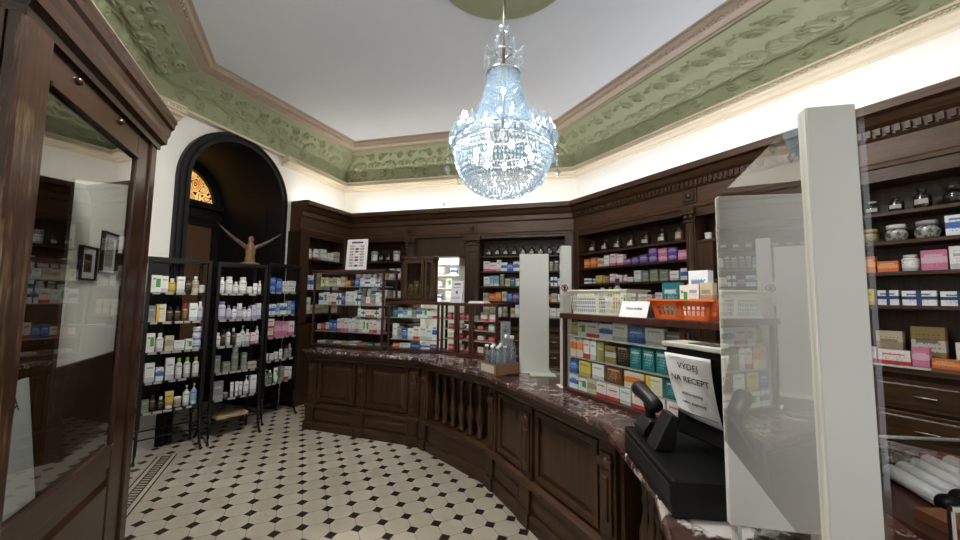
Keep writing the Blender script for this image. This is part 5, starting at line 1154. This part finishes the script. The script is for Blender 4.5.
for g in range(12):           # upright crystal leaves around the rim
    b = MB()
    for k in range(4):
        a = 2 * pi * (g * 4 + k + .5) / 48; jt = .5 * sin(k * 2.1 + g)
        for rad, z, w, h in ((.30, 2.63, .018, .11), (.345, 2.645 + .02 * jt, .02, .13), (.37, 2.60, .018, .09), (.245, 2.66, .016, .08), (.32, 2.56, .016, .09)): gem(b, (rad * cos(a + jt * .05), rad * sin(a + jt * .05), Zc(z)), w, h, a)
    b.build('rim_crystal', 'crystal', r)
MT['crystal2'] = crystal('basket_crystal', (.60, .70, .77)); MT['crystal2'].node_tree.nodes['Mix Shader.001'].inputs[0].default_value = .46
tiers = [(.338 * cos(q) ** .85 + .004, 2.215 + .325 * (1 - sin(q)) ** 1.0) for q in [i * pi / 2 / 15 for i in range(15)]]
for rad, z in tiers:          # the hanging basket, tier by tier
    b = MB(); n = max(6, int(2 * pi * rad / .024))
    for k in range(n): a = 2 * pi * k / n; gem(b, (rad * cos(a), rad * sin(a), Zc(z)), .0105, .038, a)
    b.build('crystal_tier', 'crystal2', r)
for k in range(10):           # larger drops hanging outside the rim
    a = 2 * pi * k / 10 + .2; b = MB()
    for j in range(4): gem(b, (.385 * cos(a), .385 * sin(a), Zc(2.53 - j * .028)), .008, .026, a)
    gem(b, (.385 * cos(a), .385 * sin(a), Zc(2.39)), .024, .07, a); b.build('pendant_drop', 'crystal', r)
for k in range(9):
    a = 2 * pi * k / 9 + .3; b = MB(); b.ball((.20 * cos(a), .20 * sin(a), Zc(2.50)), .018, 8, 6, 1, 1, 1.5); b.build('bulb', 'bulb', r)
for k in range(3):
    b = MB(); b.ball((0.03 * cos(k * 2.1), .03 * sin(k * 2.1), Zc(2.72 + .12 * k)), .014, 8, 6, 1, 1, 1.5); b.build('bulb', 'bulb', r)

# ------------------------------------------------------------------ glass topped display table behind the counter
TT = radians(-31); TC = (2.456, .424, 0); r = thing('glass_display_table', 'low glass topped display table behind the counter at the near corner', 'table', TC, TT)
b = MB(); b.box(-.50, -.28, .02, .58, .34, .70); b.build('body', 'case', r, bev=.004)
b = MB(); b.box(-.52, -.30, .70, .60, .36, .74); b.build('tray', 'case', r)
b = MB(); b.box(-.52, -.30, .86, .60, .36, .866); b.build('glass_top', 'glass', r)
for nm, q in (('rim', (-.52, .354, .855, .60, .362, .87)), ('rim', (-.52, -.305, .855, .60, -.297, .87))):
    b = MB(); b.box(*q); b.build(nm, 'steel', r)
for x in (-.52, .592): b = MB(); b.box(x, -.29, .742, x + .008, .35, .86); b.build('side_pane', 'glass', r)
for x in (-.52, .588):
    for y in (-.30, .348): b = MB(); b.box(x, y, .74, x + .012, y + .012, .86); b.build('corner_post', 'steel', r)
MTb = Matrix.Translation(TC) @ Matrix.Rotation(TT, 4, 'Z')
tb = um('roll', lambda: mesh_of('wrapped_tube', (lambda b: b.tube([(0, -.13, 0), (0, .13, 0)], .030, 14))(MB()), plain('wrap_white', (.62, .60, .63), .35)))
cb = um('rollcap', lambda: mesh_of('end_cap', (lambda b: b.tube([(0, -.185, 0), (0, -.128, 0)], .032, 14))(MB()), 'plastic_black'))
for k in range(5):
    o = bpy.data.objects.new('wrapped_tube', tb); COL.objects.link(o); c = bpy.data.objects.new('end_cap', cb); COL.objects.link(c); c.parent = o
    o.location = MTb @ Vector((-.27 + k * .095, .06 + min(k, 3) * .045, .772)); o.rotation_euler = (0, 0, TT - radians(12)); tag(o, f'white wrapped tube with black end, {ORD[k]} from left in the glass display table', 'tube', 'wrapped tubes in the glass display table')
for k in range(4):
    o = prod('flask', 'dark', .06, .06, .09, 'black'); o.location = MTb @ Vector((-.32 + k * .075, .30, .741)); tag(o, f'short dark bottle, {ORD[k]} from left behind the white tubes in display table', 'bottle', 'dark bottles in the display table')
for k, key in enumerate(('brown', 'gold', 'brown', 'orange', 'dark')):
    o = prod('box', key, .10, .17, .035); o.location = MTb @ Vector((-.40 + k * .13, -.205, .741)); o.rotation_euler = (0, 0, TT + .1); tag(o, f'flat {PACK[key][0]} box, {ORD[k]} from left in front row of the display table', 'box', 'flat boxes in the display table')

# ------------------------------------------------------------------ daylight from the shop window behind the viewer
w = bpy.data.worlds.new('world'); S.world = w; w.use_nodes = True
bg = w.node_tree.nodes['Background']; bg.inputs[0].default_value = (.93, .96, 1, 1); bg.inputs[1].default_value = 1.2
# fill lamps added on the ceiling, out of view, to brighten the shop
for k, (x, y, st, rad) in enumerate(((.6, -1.8, 4, .2), (2.9, -.9, 10, .2), (.10, 1.85, 300, .28), (2.3, 1.25, 30, .28))):
    o = thing('unseen_lamp', f'round fill lamp added out of view above the {("entrance side", "front shelves", "vestibule side", "staff side")[k]} of the shop', 'lamp', (x, y, CZ))
    b = MB(); b.lathe([(rad + .03, 0), (rad + .03, -.06), (rad, -.06), (rad, -.03), (0, -.03)], 32); b.build('housing', 'white_panel', o)
    b = MB(); b.lathe([(rad - .001, -.05), (0, -.05)], 32); b.build('diffuser', emit('lamp_%d' % k, (1, .955, .875), st), o)

S.view_settings.view_transform = 'Standard'; S.view_settings.look = 'None'; S.view_settings.gamma = 1; S.view_settings.use_curve_mapping = False
S.view_settings.exposure = 0.42
S.cycles.max_bounces = 8; S.cycles.transparent_max_bounces = 24; S.cycles.diffuse_bounces = 4; S.cycles.glossy_bounces = 4; S.cycles.use_denoising = True
S.cycles.sample_clamp_indirect = 6; S.cycles.caustics_reflective = False; S.cycles.caustics_refractive = False
